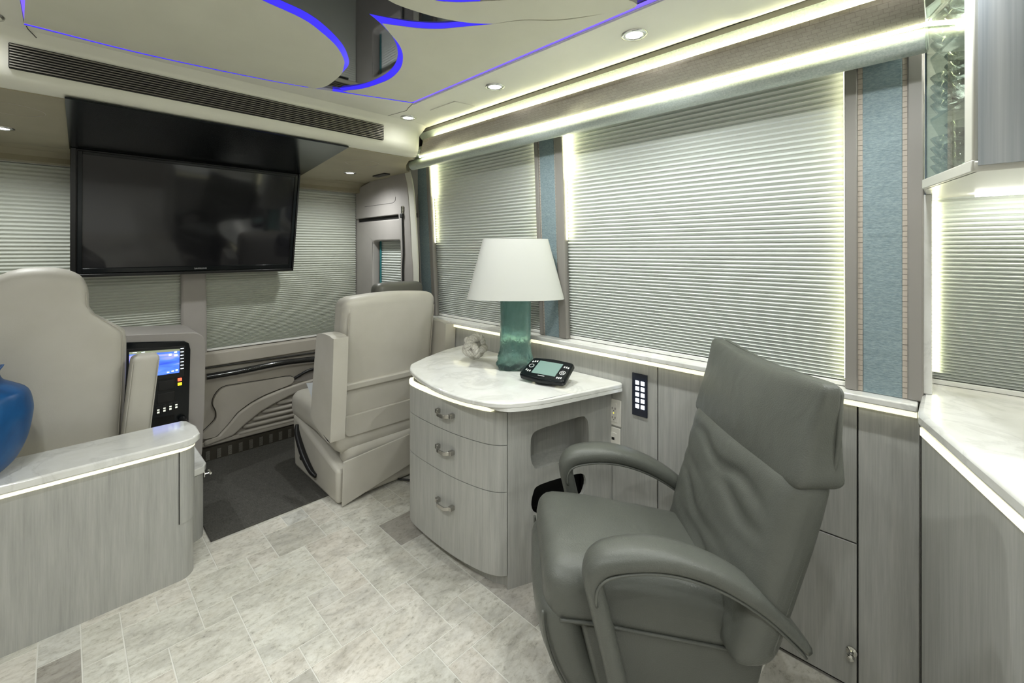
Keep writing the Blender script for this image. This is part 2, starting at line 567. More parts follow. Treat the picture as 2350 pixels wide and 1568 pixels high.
# ---- shell walls that close the coach (mostly out of frame)
wl = MB().box(-0.80, -2.4, 0, -0.75, 3.6, 2.1).build('wall_left', 'wall_grey'); tag(wl, 'plain grey left side wall of the coach', kind='structure')
wb = MB().box(-0.80, -2.45, 0, 2.1, -2.4, 2.1).build('wall_back', 'wall_grey'); tag(wb, 'plain grey partition at the rear of the lounge', kind='structure')
wr = MB().box(1.80, 0.055, 0, 1.85, 3.6, 2.1).box(1.715, 0.06, 0, 1.80, 2.48, 0.89).build('wall_right', 'wall_grey')
wg = MB().box(1.90, -2.4, 0, 1.95, 0.054, 2.1).build('wall_galley', 'wall_grey'); tag(wg, 'grey outer wall behind the galley window shade', kind='structure')
tag(wr, 'grey right side wall with veneer panels below the window shades', kind='structure')
def wpanel(y0, y1, z0, z1):
    return MB().box(XW, y0, z0, 1.716, y1, z1).build('panel', 'veneer', wr, bevel=0.0012)
g = 0.0022
wpanel(0.062, 0.20 - g, 0.012, 0.893)
wpanel(0.20 + g, 0.845 - g, 0.455 + g, 0.893)
wpanel(0.20 + g, 0.845 - g, 0.012, 0.455 - g)
wpanel(0.845 + g, 1.62 - g, 0.012, 0.893)
wpanel(1.62 + g, 2.46, 0.012, 0.893)
MB().box(XW + 0.012, 0.19, 0.0, 1.717, 0.86, 0.9).build('joint_backing', 'gap_dark', wr)

# ---- window sill with the strip light beneath it
sill = MB().plate([(1.66, 0.064), (1.80, 0.064), (1.80, 2.50), (1.66, 2.50)], 0.898, 0.919, 'z').build('trim_1', 'marble', bevel=0.004)
tag(sill, 'long white marble window sill above the veneer wall', kind='structure')
MB().box(1.674, 0.066, 0.880, 1.690, 2.44, 0.8965).build('light_strip', 'led_soft', sill, label='glowing warm strip light under the sill')

# ---- ceiling
ZC = 2.0325
hole_front = spline([(-0.0861, 1.995), (0.2184, 2.0003), (0.6142, 1.9457), (0.8715, 1.8659), (1.1435, 1.7745)], 8)
hole = hole_front + [(1.1435, -1.995), (-0.0861, -1.995)]
outer_c = [(-0.80, -2.45), (1.423, -2.45), (1.423, 2.3), (-0.80, 2.3)]
ceil = MB().plate(outer_c, ZC, ZC + 0.06, 'z', holes=[hole]).build('ceiling', 'border_leather')
tag(ceil, 'cream leather ceiling with a recessed black mirror centre and blue strip lights', kind='structure')
MB().plate([(-0.11, -2.05), (1.17, -2.05), (1.17, 2.05), (-0.11, 2.05)], ZC + 0.0105, ZC + 0.05, 'z').build('mirror_panel', 'black_mirror', ceil, label='black mirror panel behind the curved ceiling panels')
MB().box(1.424, -2.45, ZC + 0.02, 2.1, 3.6, ZC + 0.1).box(-0.8, 2.3, 1.93, 1.424, 3.6, 2.13).build('roof_deck', 'wall_grey', ceil)

def ceiling_panel(inner, outer, closed_k=None, lab=None):
    p = MB().plate(inner, ZC - 0.001, ZC + 0.0100, 'z').build('ceiling_panel', 'ceiling_leather', ceil, label=lab)
    return p
def ribbon(a, b, za, zb, parent, m='led_blue', name='light_strip'):
    mb = MB()
    n = len(a)
    vs = [(p[0], p[1], za) for p in a] + [(p[0], p[1], zb) for p in b]
    mb.add(vs, [(i, i + 1, i + 1 + n, i + n) for i in range(n - 1)])
    return mb.build(name, m, parent, smooth=True)

el_in = spline([(-0.0693, 1.155), (0.0525, 1.239), (0.21, 1.2968), (0.378, 1.3345), (0.4883, 1.3556), (0.5586, 1.3944), (0.6394, 1.4595), (0.7025, 1.5414), (0.7298, 1.6013), (0.7529, 1.6737), (0.7633, 1.763), (0.7644, 1.8448), (0.7444, 1.9058)], 5)
el_out = spline([(-0.0693, 1.1287), (0.0525, 1.2127), (0.2205, 1.2758), (0.3969, 1.3146), (0.4966, 1.3335), (0.5744, 1.3786), (0.6583, 1.4543), (0.7193, 1.5404), (0.7476, 1.6013), (0.7602, 1.6716), (0.7691, 1.763), (0.7676, 1.8448), (0.7466, 1.9068)], 5)
front_edge_l = [(x, y - 0.012 - 0.006 * (1 - (x + 0.084) / 0.84)) for (x, y) in reversed(hole_front) if x < 0.735]
pl = ceiling_panel(el_in + front_edge_l + [(-0.0693, 1.68)], None)
ribbon(el_in, el_out, ZC + 0.0000, ZC + 0.0102, pl)
# right panel, with its curling tip
r_tip = (0.672, 1.2148)
r_left = spline([(0.672, 1.2148), (0.7266, 1.2569), (0.7843, 1.3031), (0.8358, 1.366), (0.8841, 1.4595), (0.9093, 1.5645), (0.9072, 1.6548), (0.8851, 1.763), (0.84, 1.848)], 5)
r_left_o = spline([(0.6279, 1.2107), (0.6836, 1.239), (0.7508, 1.2884), (0.8127, 1.3619), (0.8579, 1.449), (0.8851, 1.5519), (0.8872, 1.6569), (0.8673, 1.7682), (0.8253, 1.8564)], 5)
r_top = spline([(1.1287, 0.63), (1.0448, 0.8075), (0.9566, 0.9009), (0.9093, 0.9786), (0.8568, 1.0563), (0.8127, 1.1182), (0.7591, 1.1655), (0.672, 1.2148)], 5)
r_top_o = spline([(0.9114, 0.9765), (0.8495, 1.049), (0.8043, 1.1057), (0.7508, 1.1519), (0.6951, 1.1834), (0.6279, 1.2107)], 6)
r_top_i = spline([(0.9093, 0.9786), (0.8568, 1.0563), (0.8127, 1.1182), (0.7591, 1.1655), (0.7193, 1.1897), (0.672, 1.2148)], 6)
front_edge_r = [(x, y - 0.016) for (x, y) in hole_front if 0.85 < x < 1.129]
pr = ceiling_panel(r_left[:-1] + [(0.84, 1.8533)] + front_edge_r + [(1.1266, 1.7619), (1.1266, 0.63)] + r_top[1:-1], None)
ribbon(r_left, r_left_o, ZC + 0.0000, ZC + 0.0102, pr)
ribbon(r_top_i, r_top_o, ZC + 0.0000, ZC + 0.0102, pr)
# third panel towards the rear, leaf shaped
t_low = spline([(0.2625, 0.84), (0.42, 0.9975), (0.525, 1.0605), (0.6216, 1.0888), (0.6668, 1.0899), (0.7234, 1.0794), (0.7739, 1.0647), (0.839, 1.0343), (0.882, 1.0028), (0.9093, 0.9765)], 5)
t_up = spline([(0.9093, 0.9765), (0.9534, 0.8978), (1.0395, 0.8043), (1.1256, 0.6269), (1.029, 0.651), (0.924, 0.7718), (0.8411, 0.8673), (0.7928, 0.9261), (0.7487, 0.9734), (0.6951, 1.0028), (0.5775, 0.9975), (0.441, 0.945), (0.2625, 0.84)], 5)
p3 = ceiling_panel(t_low[:-1] + t_up[:-1], None)
ribbon(t_low, [(x - 0.006, y + 0.008) for x, y in t_low], ZC + 0.0000, ZC + 0.0102, p3)
ribbon(t_up[34:50], [(x - 0.01, y - 0.012) for x, y in t_up[34:50]], ZC + 0.0000, ZC + 0.0102, p3)
p4 = ceiling_panel([(-0.0693, 1.05), (0.105, 0.9975), (0.315, 0.735), (0.5775, 0.525), (0.8925, 0.4725), (1.1266, 0.525), (1.1266, -1.974), (-0.0693, -1.974)], None)
# perimeter strips
hf = hole_front
ribbon([(x, y - 0.001) for x, y in hf if x > 0.798], [(x, y - 0.006) for x, y in hf if x > 0.798], ZC + 0.0005, ZC + 0.0102, ceil, 'led_blue')
ribbon([(x, y - 0.001) for x, y in hf if x < 0.735], [(x, y - 0.006) for x, y in hf if x < 0.735], ZC + 0.0005, ZC + 0.0102, ceil, 'led_blue')
ribbon([(1.1277, 1.764), (1.1277, -1.974)], [(1.1424, 1.7693), (1.1424, -1.974)], ZC + 0.005, ZC + 0.003, ceil, 'led_blue_hot')
ribbon([(-0.0704, 1.9793), (-0.0704, -1.974)], [(-0.0851, 1.9898), (-0.0851, -1.974)], ZC + 0.005, ZC + 0.003, ceil, 'led_blue_hot')
fe = [(x, y - 0.012) for x, y in hf if x < 0.578]
ribbon(fe, [(x, y - 0.002) for x, y in hf if x < 0.578], ZC + 0.005, ZC + 0.003, ceil, 'led_blue_hot')
fe = [(x, y - 0.015) for x, y in hf if x > 0.84]
ribbon(fe, [(x, y - 0.004) for x, y in hf if x > 0.84], ZC + 0.005, ZC + 0.003, ceil, 'led_blue_hot')
# raised rim beside the right strip, and flush access panels
MB().box(1.1455, -1.99, ZC - 0.004, 1.174, 1.785, ZC + 0.001).build('rim', 'border_leather', ceil, bevel=0.0015)
MB().plate([(1.2516, 1.8008), (1.2558, 1.6118), (1.365, 1.5981), (1.3776, 1.8008)], ZC - 0.004, ZC + 0.001, 'z').build('access_panel', 'border_leather', ceil, bevel=0.0015)
MB().plate([(1.197, 0.462), (1.197, -0.105), (1.4123, -0.105), (1.4123, 0.42), (1.365, 0.462)], ZC - 0.006, ZC + 0.001, 'z').build('access_panel', 'border_leather', ceil, bevel=0.0015)

# ---- front overhead soffit: vent grille, black recess for the television, two downlights
prof = [(2.0265, 2.0345), (2.083, 2.019), (2.100, 2.003), (2.106, 1.933), (2.119, 1.904), (2.142, 1.8865), (2.172, 1.878), (3.30, 1.876), (3.335, 1.866), (3.352, 1.835), (3.345, 1.810), (3.36, 1.806), (3.50, 1.806), (3.50, 2.0345)]
mb = MB()
xs = [-0.76, 1.28, 1.325, 1.36]
def soff(x, k):
    out = []
    for (y, z) in prof:
        out.append((x, y + 0.09 * k if y < 2.25 else y, z - (0.02 * k if z < 2.02 and y < 2.13 else 0)))
    return out
mb.loft([soff(-0.76, 0), soff(1.31, 0), soff(1.375, 0.12), soff(1.412, 0.4), soff(1.428, 0.8)])
soffit = mb.build('trim_2', 'border_leather', smooth=True, auto=50)
tag(soffit, 'cream padded soffit over the dashboard with a long air vent', kind='structure')
# right-hand continuation of the underside, towards the entrance door
MB().plate([(1.42, 2.25), (1.50, 2.42), (1.60, 2.57), (1.70, 2.63), (1.70, 3.5), (1.42, 3.5)], 1.876, 1.95, 'z').build('underside', 'soffit_shaded', soffit, bevel=0.004)
MB().plate([(-0.76, 2.19), (1.42, 2.19), (1.42, 3.295), (-0.76, 3.295)], 1.8735, 1.8775, 'z').build('underside', 'soffit_shaded', soffit)  # thin sheet below the cream soffit, shade painted into its colour
MB().plate([(0.0, 2.150), (1.008, 2.157), (1.155, 3.205), (0.017, 3.205)], 1.868, 1.8745, 'z').build('recess_panel', 'black_gloss', soffit, label='black glossy recess panel above the television')
MB().plate([(3.270, 1.8735), (3.324, 1.861), (3.343, 1.833), (3.335, 1.8045), (3.40, 1.8025), (3.40, 1.8775), (3.270, 1.8775)], -0.76, 1.70, 'x').build('shaded_roll', 'soffit_shaded', soffit, smooth=True, auto=40)  # skin over the soffit's front roll, dimmed by the same painted shade
vent = MB().plate(rrect(-0.124, 1.923, 1.170, 2.002, 0.003, 2), 2.0985, 2.110, 'y').build('vent_recess', 'gap_dark', soffit, label='dark slot of the long air vent')
mb = MB()
sl = bpy.data.meshes.new('slat')
q = MB().hexa([(0, 0, 0), (1.289, 0, 0), (1.289, 0.010, 0.006), (0, 0.010, 0.006), (0, 0, 0.0028), (1.289, 0, 0.0028), (1.289, 0.010, 0.0088), (0, 0.010, 0.0088)])
sl.from_pydata(q.v, [], q.f); sl.materials.append(M['slat_metal']); sl.update()
for k in range(9):
    o = bpy.data.objects.new('slat', sl); COL.objects.link(o); o.parent = vent
    o.location = (-0.1215, 2.092, 1.9245 + k * 0.0086)
MB().tube([(1.264 + 0.095 * math.cos(q), 2.52 + 0.095 * math.sin(q), 1.8733) for q in [2 * math.pi * i / 40 for i in range(40)]], 0.0012, 6, True).build('speaker_ring', 'dash_vinyl', soffit)
MB().tube([(-0.147 + 0.095 * math.cos(q), 2.48 + 0.095 * math.sin(q), 1.8733) for q in [2 * math.pi * i / 40 for i in range(40)]], 0.0012, 6, True).build('speaker_ring', 'dash_vinyl', soffit)
MB().box(1.53, 2.74, 1.868, 1.575, 2.90, 1.877).build('louver_vent', 'black_satin', soffit)
mb = MB().tube([(1.1415, 1.78, ZC - .0005), (1.160, 1.848, ZC - .0005), (1.176, 1.89, ZC - .0005)], 0.0012, 5)
mb.tube([(1.176, 1.89, ZC - .0005), (1.155, 2.03, ZC - .0005)], 0.001, 5)
mb.build('seam_line', 'seam_dark', soffit)
mb = MB().tube([(-0.082, 2.000, ZC - .0005), (-0.079, 2.026, ZC - .0005), (-0.063, 2.063, ZC - .008)], 0.0012, 5).build('seam_line', 'seam_dark', soffit)

# ---- valance above the side windows (runs along the right wall)
VY0 = 0.045
def run(poly, yend, n=1):
    """extrude an X-Z profile along Y, with a far end that may be cut on a slant"""
    return MB().loft([[(x, VY0, z) for x, z in poly], [(x, yend(x), z) for x, z in poly]])
val = run([(1.4215, 2.0335), (1.4215, 2.0290), (1.446, 2.0240), (1.450, 2.0335)], lambda x: 2.17).build('trim_3', 'seam_dark')
tag(val, 'layered valance above the side window shades with hidden strip lights', kind='structure')
run([(1.444, 2.0265), (1.470, 1.998), (1.500, 1.9755), (1.530, 1.9755), (1.530, 2.05), (1.444, 2.05)], lambda x: 2.20).build('upper_fascia', 'silver_covering', val)
tp = spline([(1.441, 1.982), (1.445, 1.968), (1.475, 1.952), (1.515, 1.9395), (1.552, 1.934)], 4)
tp = tp + [(1.556, 1.940), (1.50, 1.956), (1.460, 1.968), (1.449, 1.983)]
run(tp, lambda x: 2.14 + (x - 1.442) * 1.9).build('tiled_fascia', 'taupe_tiles', val, smooth=True, auto=50, label='taupe fascia covered in fine small tiles')
run([(1.462, 1.9705), (1.472, 1.9690), (1.472, 1.9735), (1.462, 1.9750)], lambda x: 2.07).build('light_strip', 'led_glow', val)
run([(1.558, 1.9300), (1.563, 1.9270), (1.565, 1.9430), (1.558, 1.9430)], lambda x: 2.36).build('light_strip', 'led_bar', val)
run(arc(1.602, 1.904, 0.031, 0, 360, 24)[:-1], lambda x: 2.50).build('round_bar', 'silver_covering', val, smooth=True, auto=50, label='silver rounded bar lit from above')
run([(1.556, 1.944), (1.80, 1.944), (1.80, 1.975), (1.51, 1.975), (1.51, 1.958)], lambda x: 2.52).build('valance_deck', 'silver_covering', val)
run([(1.612, 1.89), (1.645, 1.89), (1.645, 1.9438), (1.612, 1.9438)], lambda x: 2.50).build('bar_backing', 'silver_covering', val)

# ---- window posts between the shades
def window_post(name, label, yt0, yt1, yb0, yb1, tape=True, zb=0.919, zt=1.943, kind='structure'):
    """covered post: Y extents at top and bottom, rear (low Y) to front (high Y)"""
    yt0, yt1, yb0, yb1 = [q * 1.027 for q in (yt0, yt1, yb0, yb1)]
    o = MB().hexa([(1.712, yb0, zb), (1.730, yb0, zb), (1.730, yb1, zb), (1.712, yb1, zb), (1.712, yt0, zt), (1.730, yt0, zt), (1.730, yt1, zt), (1.712, yt1, zt)]).build(name, 'post_dark')
    tag(o, label, kind=kind)
    def strip(f0, f1, x, m, nm, bev=0.0, d=0.012):
        y = lambda f, z: (yb0 + (yb1 - yb0) * f) * (1 - (z - zb) / (zt - zb)) + (yt0 + (yt1 - yt0) * f) * ((z - zb) / (zt - zb))
        MB().hexa([(x, y(f0, zb), zb + 0.0005), (x + d, y(f0, zb), zb + .0005), (x + d, y(f1, zb), zb + .0005), (x, y(f1, zb), zb + .0005),
                   (x, y(f0, zt), zt), (x + d, y(f0, zt), zt), (x + d, y(f1, zt), zt), (x, y(f1, zt), zt)]).build(nm, m, o, bevel=bev)
    return o, strip
p1, s1 = window_post('trim_4', 'wide window post covered in blue textile beside the glass cabinet', 0.052, 0.228, 0.052, 0.226)
s1(0.0, 0.19, 1.702, 'post_vinyl', 'edge_rail', 0.004, 0.02); s1(0.82, 1.0, 1.702, 'post_vinyl', 'edge_rail', 0.004, 0.02)
mat('tape_block', 'b3a99d', 0.6)
for f0, f1 in ((0.19, 0.25), (0.755, 0.82)):
    y0, y1 = [1.027 * (0.052 + 0.175 * f) for f in (f0, f1)]
    tb = MB().box(0, 0, 0, 0.012, y1 - y0, 0.0146)
    tm = bpy.data.meshes.new('tape_block'); tm.from_pydata(tb.v, [], tb.f); tm.materials.append(M['tape_block']); tm.update()
    for k in range(65):
        o = bpy.data.objects.new('tape_block', tm); COL.objects.link(o); o.parent = p1
        o.location = (1.7085 + 0.0006 * math.sin(k * 2.3), y0, 0.921 + k * 0.0156)
s1(0.25, 0.755, 1.7075, 'blue_textile', 'textile_cover', 0.002)
p2, s2 = window_post('trim_5', 'narrow blue textile window post behind the table lamp', 1.312, 1.490, 1.278, 1.447)
s2(0.0, 0.26, 1.702, 'post_vinyl', 'edge_rail', 0.004, 0.02); s2(0.86, 1.0, 1.702, 'post_vinyl', 'edge_rail', 0.004, 0.02)
s2(0.26, 0.30, 1.709, 'edge_tape', 'edge_tape'); s2(0.82, 0.86, 1.709, 'edge_tape', 'edge_tape')
s2(0.30, 0.82, 1.7075, 'blue_textile', 'textile_cover', 0.002)
p3_, s3 = window_post('trim_6', 'blue textile window post next to the entrance pillar', 2.40, 2.57, 2.32, 2.50)
s3(0.0, 0.20, 1.702, 'post_vinyl', 'edge_rail', 0.004, 0.02); s3(0.86, 1.0, 1.702, 'post_vinyl', 'edge_rail', 0.004, 0.02)
s3(0.20, 0.25, 1.709, 'edge_tape', 'edge_tape'); s3(0.25, 0.86, 1.7075, 'blue_textile', 'textile_cover', 0.002)
# upright strip lights in the reveals of the side windows
def reveal_strip(post, x0, x1, ya, za, yb_, zb_, side, m, th=0.0025):
    e = th * side
    MB().hexa([(x0, ya, za), (x1, ya, za), (x1, ya + e, za), (x0, ya + e, za), (x0, yb_, zb_), (x1, yb_, zb_), (x1, yb_ + e, zb_), (x0, yb_ + e, zb_)]).build('light_strip', m, post)
pY = lambda t, b, z: 1.027 * (b + (t - b) * (z - 0.919) / (1.943 - 0.919))
reveal_strip(p2, 1.720, 1.729, pY(1.312, 1.278, 1.70) - 0.0005, 1.70, pY(1.312, 1.278, 1.935) - 0.0005, 1.935, -1, 'led_reveal')
reveal_strip(p2, 1.722, 1.728, pY(1.312, 1.278, 1.40) - 0.0005, 1.40, pY(1.312, 1.278, 1.699) - 0.0005, 1.699, -1, 'led_bar')
reveal_strip(p3_, 1.720, 1.729, pY(2.40, 2.32, 1.70) - 0.0005, 1.70, pY(2.40, 2.32, 1.935) - 0.0005, 1.935, -1, 'led_reveal')
reveal_strip(p3_, 1.722, 1.728, pY(2.40, 2.32, 1.40) - 0.0005, 1.40, pY(2.40, 2.32, 1.699) - 0.0005, 1.699, -1, 'led_bar')
reveal_strip(p1, 1.716, 1.726, pY(0.228, 0.226, 0.95) + 0.0005, 0.95, pY(0.228, 0.226, 1.935) + 0.0005, 1.935, 1, 'led_mid')
reveal_strip(p2, 1.716, 1.726, pY(1.490, 1.447, 1.30) + 0.0005, 1.30, pY(1.490, 1.447, 1.935) + 0.0005, 1.935, 1, 'led_mid')

# ---- pleated shades: every pleat is its own folded strip
pleat_me = {}
def pleat_mesh(m):
    if m not in pleat_me:
        me = bpy.data.meshes.new('pleat')
        # x = length, y = towards the room, z = height
        vs = [(0, 0, 0), (1, 0, 0), (0, 0.72, 0.40), (1, 0.72, 0.40), (0, 1, 0.5), (1, 1, 0.5), (0, 0.72, 0.60), (1, 0.72, 0.60), (0, 0, 1), (1, 0, 1)]
        me.from_pydata(vs, [], [(0, 1, 3, 2), (2, 3, 5, 4), (4, 5, 7, 6), (6, 7, 9, 8)])
        me.materials.append(M[m]); me.update()
        me.polygons.foreach_set('use_smooth', [True] * 4)
        me.set_sharp_from_angle(angle=R(80))
        pleat_me[m] = me
    return pleat_me[m]
def shade(label, origin, rz, length, z0, z1, fabric='shade_fabric', p_top=0.0188, p_bot=0.0112, curve=1.0, rail_h=0.014, fold=0.0140, group='pleated window shades'):
    t = thing('pleated_shade', label, 'window shade', (origin[0], origin[1], z0), rz, group)
    MB().box(0, 0.0, 0, length, 0.016, rail_h).build('bottom_rail', 'white_rail', t, local=True, bevel=0.002)
    MB().box(0, 0.0, z1 - z0 - 0.012, length, 0.016, z1 - z0).build('head_rail', 'white_rail', t, local=True, bevel=0.002)
    z = rail_h
    top = z1 - z0 - 0.012
    me = pleat_mesh(fabric)
    while z < top - 0.004:
        f = (z / (z1 - z0)) ** curve
        p = min(p_bot + (p_top - p_bot) * min(1.0, f * 1.35), top - z)
        o = bpy.data.objects.new('pleat', me); COL.objects.link(o); o.parent = t
        o.location = (0, 0, z); o.scale = (length, math.sqrt(max(fold ** 2 - (p / 2) ** 2, 0.004 ** 2)), p)
        z += p
    return t
# local +x runs along the wall, local +y points into the room
shade('large white pleated shade behind the grey recliner', (1.746, 0.190, 0), R(90), 1.18, 0.921, 1.943)
shade('pleated shade behind the table lamp, left of the narrow post', (1.746, 1.43, 0), R(90), 1.07, 0.921, 1.943)
shade('bright pleated shade over the right-hand marble counter', (1.885, -1.20, 0), R(90), 1.243, 0.9415, 1.86, p_top=0.0155, p_bot=0.0085)
shade('windshield shade hanging right of the centre pillar', (1.66, 3.43, 0), R(180), 1.035, 0.695, 1.815, 'windshield_fabric', p_top=0.0195, p_bot=0.0065, curve=0.7)
shade('windshield shade behind the television and driver seat', (0.515, 3.43, 0), R(180), 1.26, 0.66, 1.815, 'windshield_fabric', p_top=0.0215, p_bot=0.0095, curve=0.8)

# ---- front wall: bulkhead, windshield pillar, lower dash panel
wf = MB().box(-0.80, 3.50, 0, 1.9, 3.55, 2.1).box(0.5, 3.44, 0.0, 1.75, 3.51, 0.69).build('wall_front', 'dash_vinyl')
tag(wf, 'padded grey front bulkhead below and around the windshield', kind='structure')
MB().hexa([(0.512, 3.39, 0.60), (0.645, 3.39, 0.60), (0.645, 3.47, 0.60), (0.512, 3.47, 0.60), (0.505, 3.39, 1.81), (0.638, 3.39, 1.81), (0.638, 3.47, 1.81), (0.505, 3.47, 1.81)]).build('centre_pillar', 'pillar_vinyl', wf, bevel=0.012, seg=3)
# lower panel with swoosh relief
FP = 3.385
MB().plate([(0.50, 0.085), (1.70, 0.075), (1.70, 0.690), (0.50, 0.690)], FP, 3.445, 'y').build('lower_panel', 'dash_vinyl', wf, bevel=0.006)
MB().box(0.62, FP - 0.018, 0.602, 1.69, FP + 0.01, 0.688).build('top_band', 'dash_vinyl', wf, bevel=0.008, seg=3)
MB().tube([(0.63, FP - 0.012, 0.597), (1.69, FP - 0.012, 0.576)], 0.006, 8).build('groove_bead', 'seam_dark', wf)
rl = spline([(0.632, 3.352, 0.545), (0.81, 3.350, 0.545), (1.09, 3.350, 0.553), (1.38, 3.352, 0.533), (1.66, 3.355, 0.500)], 5)
MB().tube(rl, 0.020, 12).build('carbon_rail', 'carbon', wf, smooth=True, auto=50, label='glossy black carbon-look rail across the dash panel')
sw = spline([(1.146, 0.440), (0.971, 0.449), (0.809, 0.455), (0.747, 0.457), (0.707, 0.442), (0.678, 0.403), (0.670, 0.358), (0.687, 0.308), (0.685, 0.262), (0.658, 0.229), (0.606, 0.181), (0.611, 0.157), (0.658, 0.149), (0.692, 0.156), (0.757, 0.219), (0.809, 0.277), (0.888, 0.323), (0.971, 0.353), (1.056, 0.371), (1.146, 0.393)], 4, True)
MB().plate(sw, FP - 0.030, FP + 0.005, 'y').build('swoosh_pad', 'dash_vinyl', wf, bevel=0.022, seg=5)
MB().tube([(p[0], FP - 0.001, p[1]) for p in sw], 0.0035, 6, True).build('swoosh_seam', 'seam_dark', wf)
low = [(0.62, 0.10), (0.783, 0.125), (0.861, 0.185), (0.943, 0.236), (1.027, 0.271), (1.116, 0.300), (1.207, 0.321), (1.40, 0.345), (1.40, 0.40), (1.20, 0.382), (1.056, 0.362), (0.971, 0.343), (0.888, 0.313), (0.809, 0.267), (0.757, 0.209), (0.692, 0.146), (0.62, 0.138)]
MB().plate(low, FP - 0.034, FP + 0.003, 'y').build('swoosh_band', 'dash_vinyl', wf, bevel=0.014, seg=4)
for k in range(6):
    z = 0.122 + k * 0.036
    # each louver starts where the band ends and runs to the right
    xb = [0.80, 0.838, 0.892, 0.955, 1.05, 1.175][k]
    MB().tube([(xb, FP - 0.002, z), (xb + 0.02, FP - 0.008, z + 0.002), (1.45, FP - 0.008, z - 0.004)], [0.006, 0.0155, 0.0155], 10).build('louver', 'dash_vinyl', wf, smooth=True)
MB().plate([(0.50, 0.098), (1.70, 0.086), (1.70, 0.112), (0.78, 0.122), (0.6, 0.128)], FP - 0.022, FP + 0.003, 'y').build('bottom_band', 'dash_vinyl', wf, bevel=0.006, seg=3)
hd = spline([(1.165, FP - 0.012, 0.418), (1.20, FP - 0.028, 0.440), (1.25, FP - 0.03, 0.460), (1.31, FP - 0.03, 0.465), (1.40, FP - 0.03, 0.448)], 5)
MB().tube(hd, 0.0105, 10).build('pull_handle', 'black_satin', wf, smooth=True)
MB().plate(spline([(1.15, 0.40), (1.18, 0.435), (1.26, 0.452), (1.37, 0.44), (1.42, 0.40), (1.30, 0.385)], 5, True), FP - 0.009, FP + 0.003, 'y').build('handle_dish', 'pillar_vinyl', wf, bevel=0.004)
kick = MB().box(0.45, 3.362, 0.0, 1.70, 3.45, 0.086).build('kick_grille', 'grille_metal', wf, label='dark perforated kick grille at floor level')
gm = bpy.data.meshes.new('grille_slots')
mb = MB()
for k in range(9):
    mb.box(0, 0, k * 0.0066, 0.022, 0.004, k * 0.0066 + 0.0036)
gm.from_pydata(mb.v, [], mb.f); gm.materials.append(M['grille_slot']); gm.update()
for k in range(11):
    o = bpy.data.objects.new('grille_slots', gm); COL.objects.link(o); o.parent = kick
    o.location = (0.63 + k * 0.0615, 3.359, 0.010)

# ---- entrance door side, at the front right
XD = 1.655
door = MB().plate([(2.58, 0.0), (3.40, 0.0), (3.40, 1.572), (2.58, 1.572)], XD, XD + 0.06, 'x', holes=[rrect(2.735, 1.06, 3.135, 1.418, 0.03)]).build('door_1', 'pillar_vinyl', bevel=0.012, seg=3)
tag(door, 'grey entrance door with a small shaded window', kind='structure')
MB().plate([(2.60, 1.602), (3.41, 1.600), (3.41, 1.84), (2.60, 1.96)], XD - 0.004, XD + 0.06, 'x').build('header_panel', 'pillar_vinyl', door, bevel=0.008, seg=3)
MB().plate([(2.60, 1.571), (3.40, 1.571), (3.40, 1.603), (2.60, 1.603)], XD + 0.02, XD + 0.05, 'x').build('header_gap', 'gap_dark', door)
MB().tube([(XD - 0.005, 3.25, 1.688), (XD - 0.005, 2.83, 1.687), (XD - 0.005, 2.80, 1.70), (XD - 0.005, 2.79, 1.74)], 0.0012, 5).build('header_seam', 'seam_dark', door)
MB().box(XD + 0.05, 2.72, 1.05, XD + 0.056, 2.75, 1.42).box(XD + 0.05, 3.10, 1.05, XD + 0.056, 3.118, 1.42).build('window_edge', mat('teal_edge', '2c7b80', 0.4), door)
MB().box(XD + 0.07, 2.6, 1.0, XD + 0.09, 3.3, 1.5).build('door_backing', 'wall_grey', door)
MB().box(XD + 0.02, 2.66, 0.0, XD + 0.10, 2.70, 1.95).box(XD + 0.01, 3.395, 0.0, XD + 0.1, 3.50, 1.85).build('door_jamb', 'pillar_vinyl', door)
shade('small pleated shade in the entrance door window', (XD + 0.064, 2.72, 0), R(90), 0.40, 1.06, 1.43, p_top=0.0195, p_bot=0.017)
pil = MB().plate(spline([(2.897, 1.945), (2.785, 1.753), (2.728, 1.57), (2.703, 1.332), (2.693, 1.10), (2.693, 0.0)], 5) + spline([(2.560, 0.0), (2.545, 1.08), (2.563, 1.333), (2.583, 1.562), (2.621, 1.795), (2.703, 1.962)], 5), 1.634, 1.653, 'x').build('trim_7', 'pillar_vinyl', bevel=0.008, seg=3)
tag(pil, 'curved grey pillar cover between the entrance door and the side windows', kind='structure')
MB().plate(spline([(2.560, 0.0), (2.545, 1.08), (2.563, 1.333), (2.583, 1.562), (2.621, 1.795), (2.703, 1.97)], 5) + spline([(2.637, 1.98), (2.555, 1.79), (2.519, 1.56), (2.499, 1.333), (2.489, 1.08), (2.494, 0.0)], 5), 1.636, 1.646, 'x').build('edge_trim', 'border_leather', pil, bevel=0.003, seg=3)

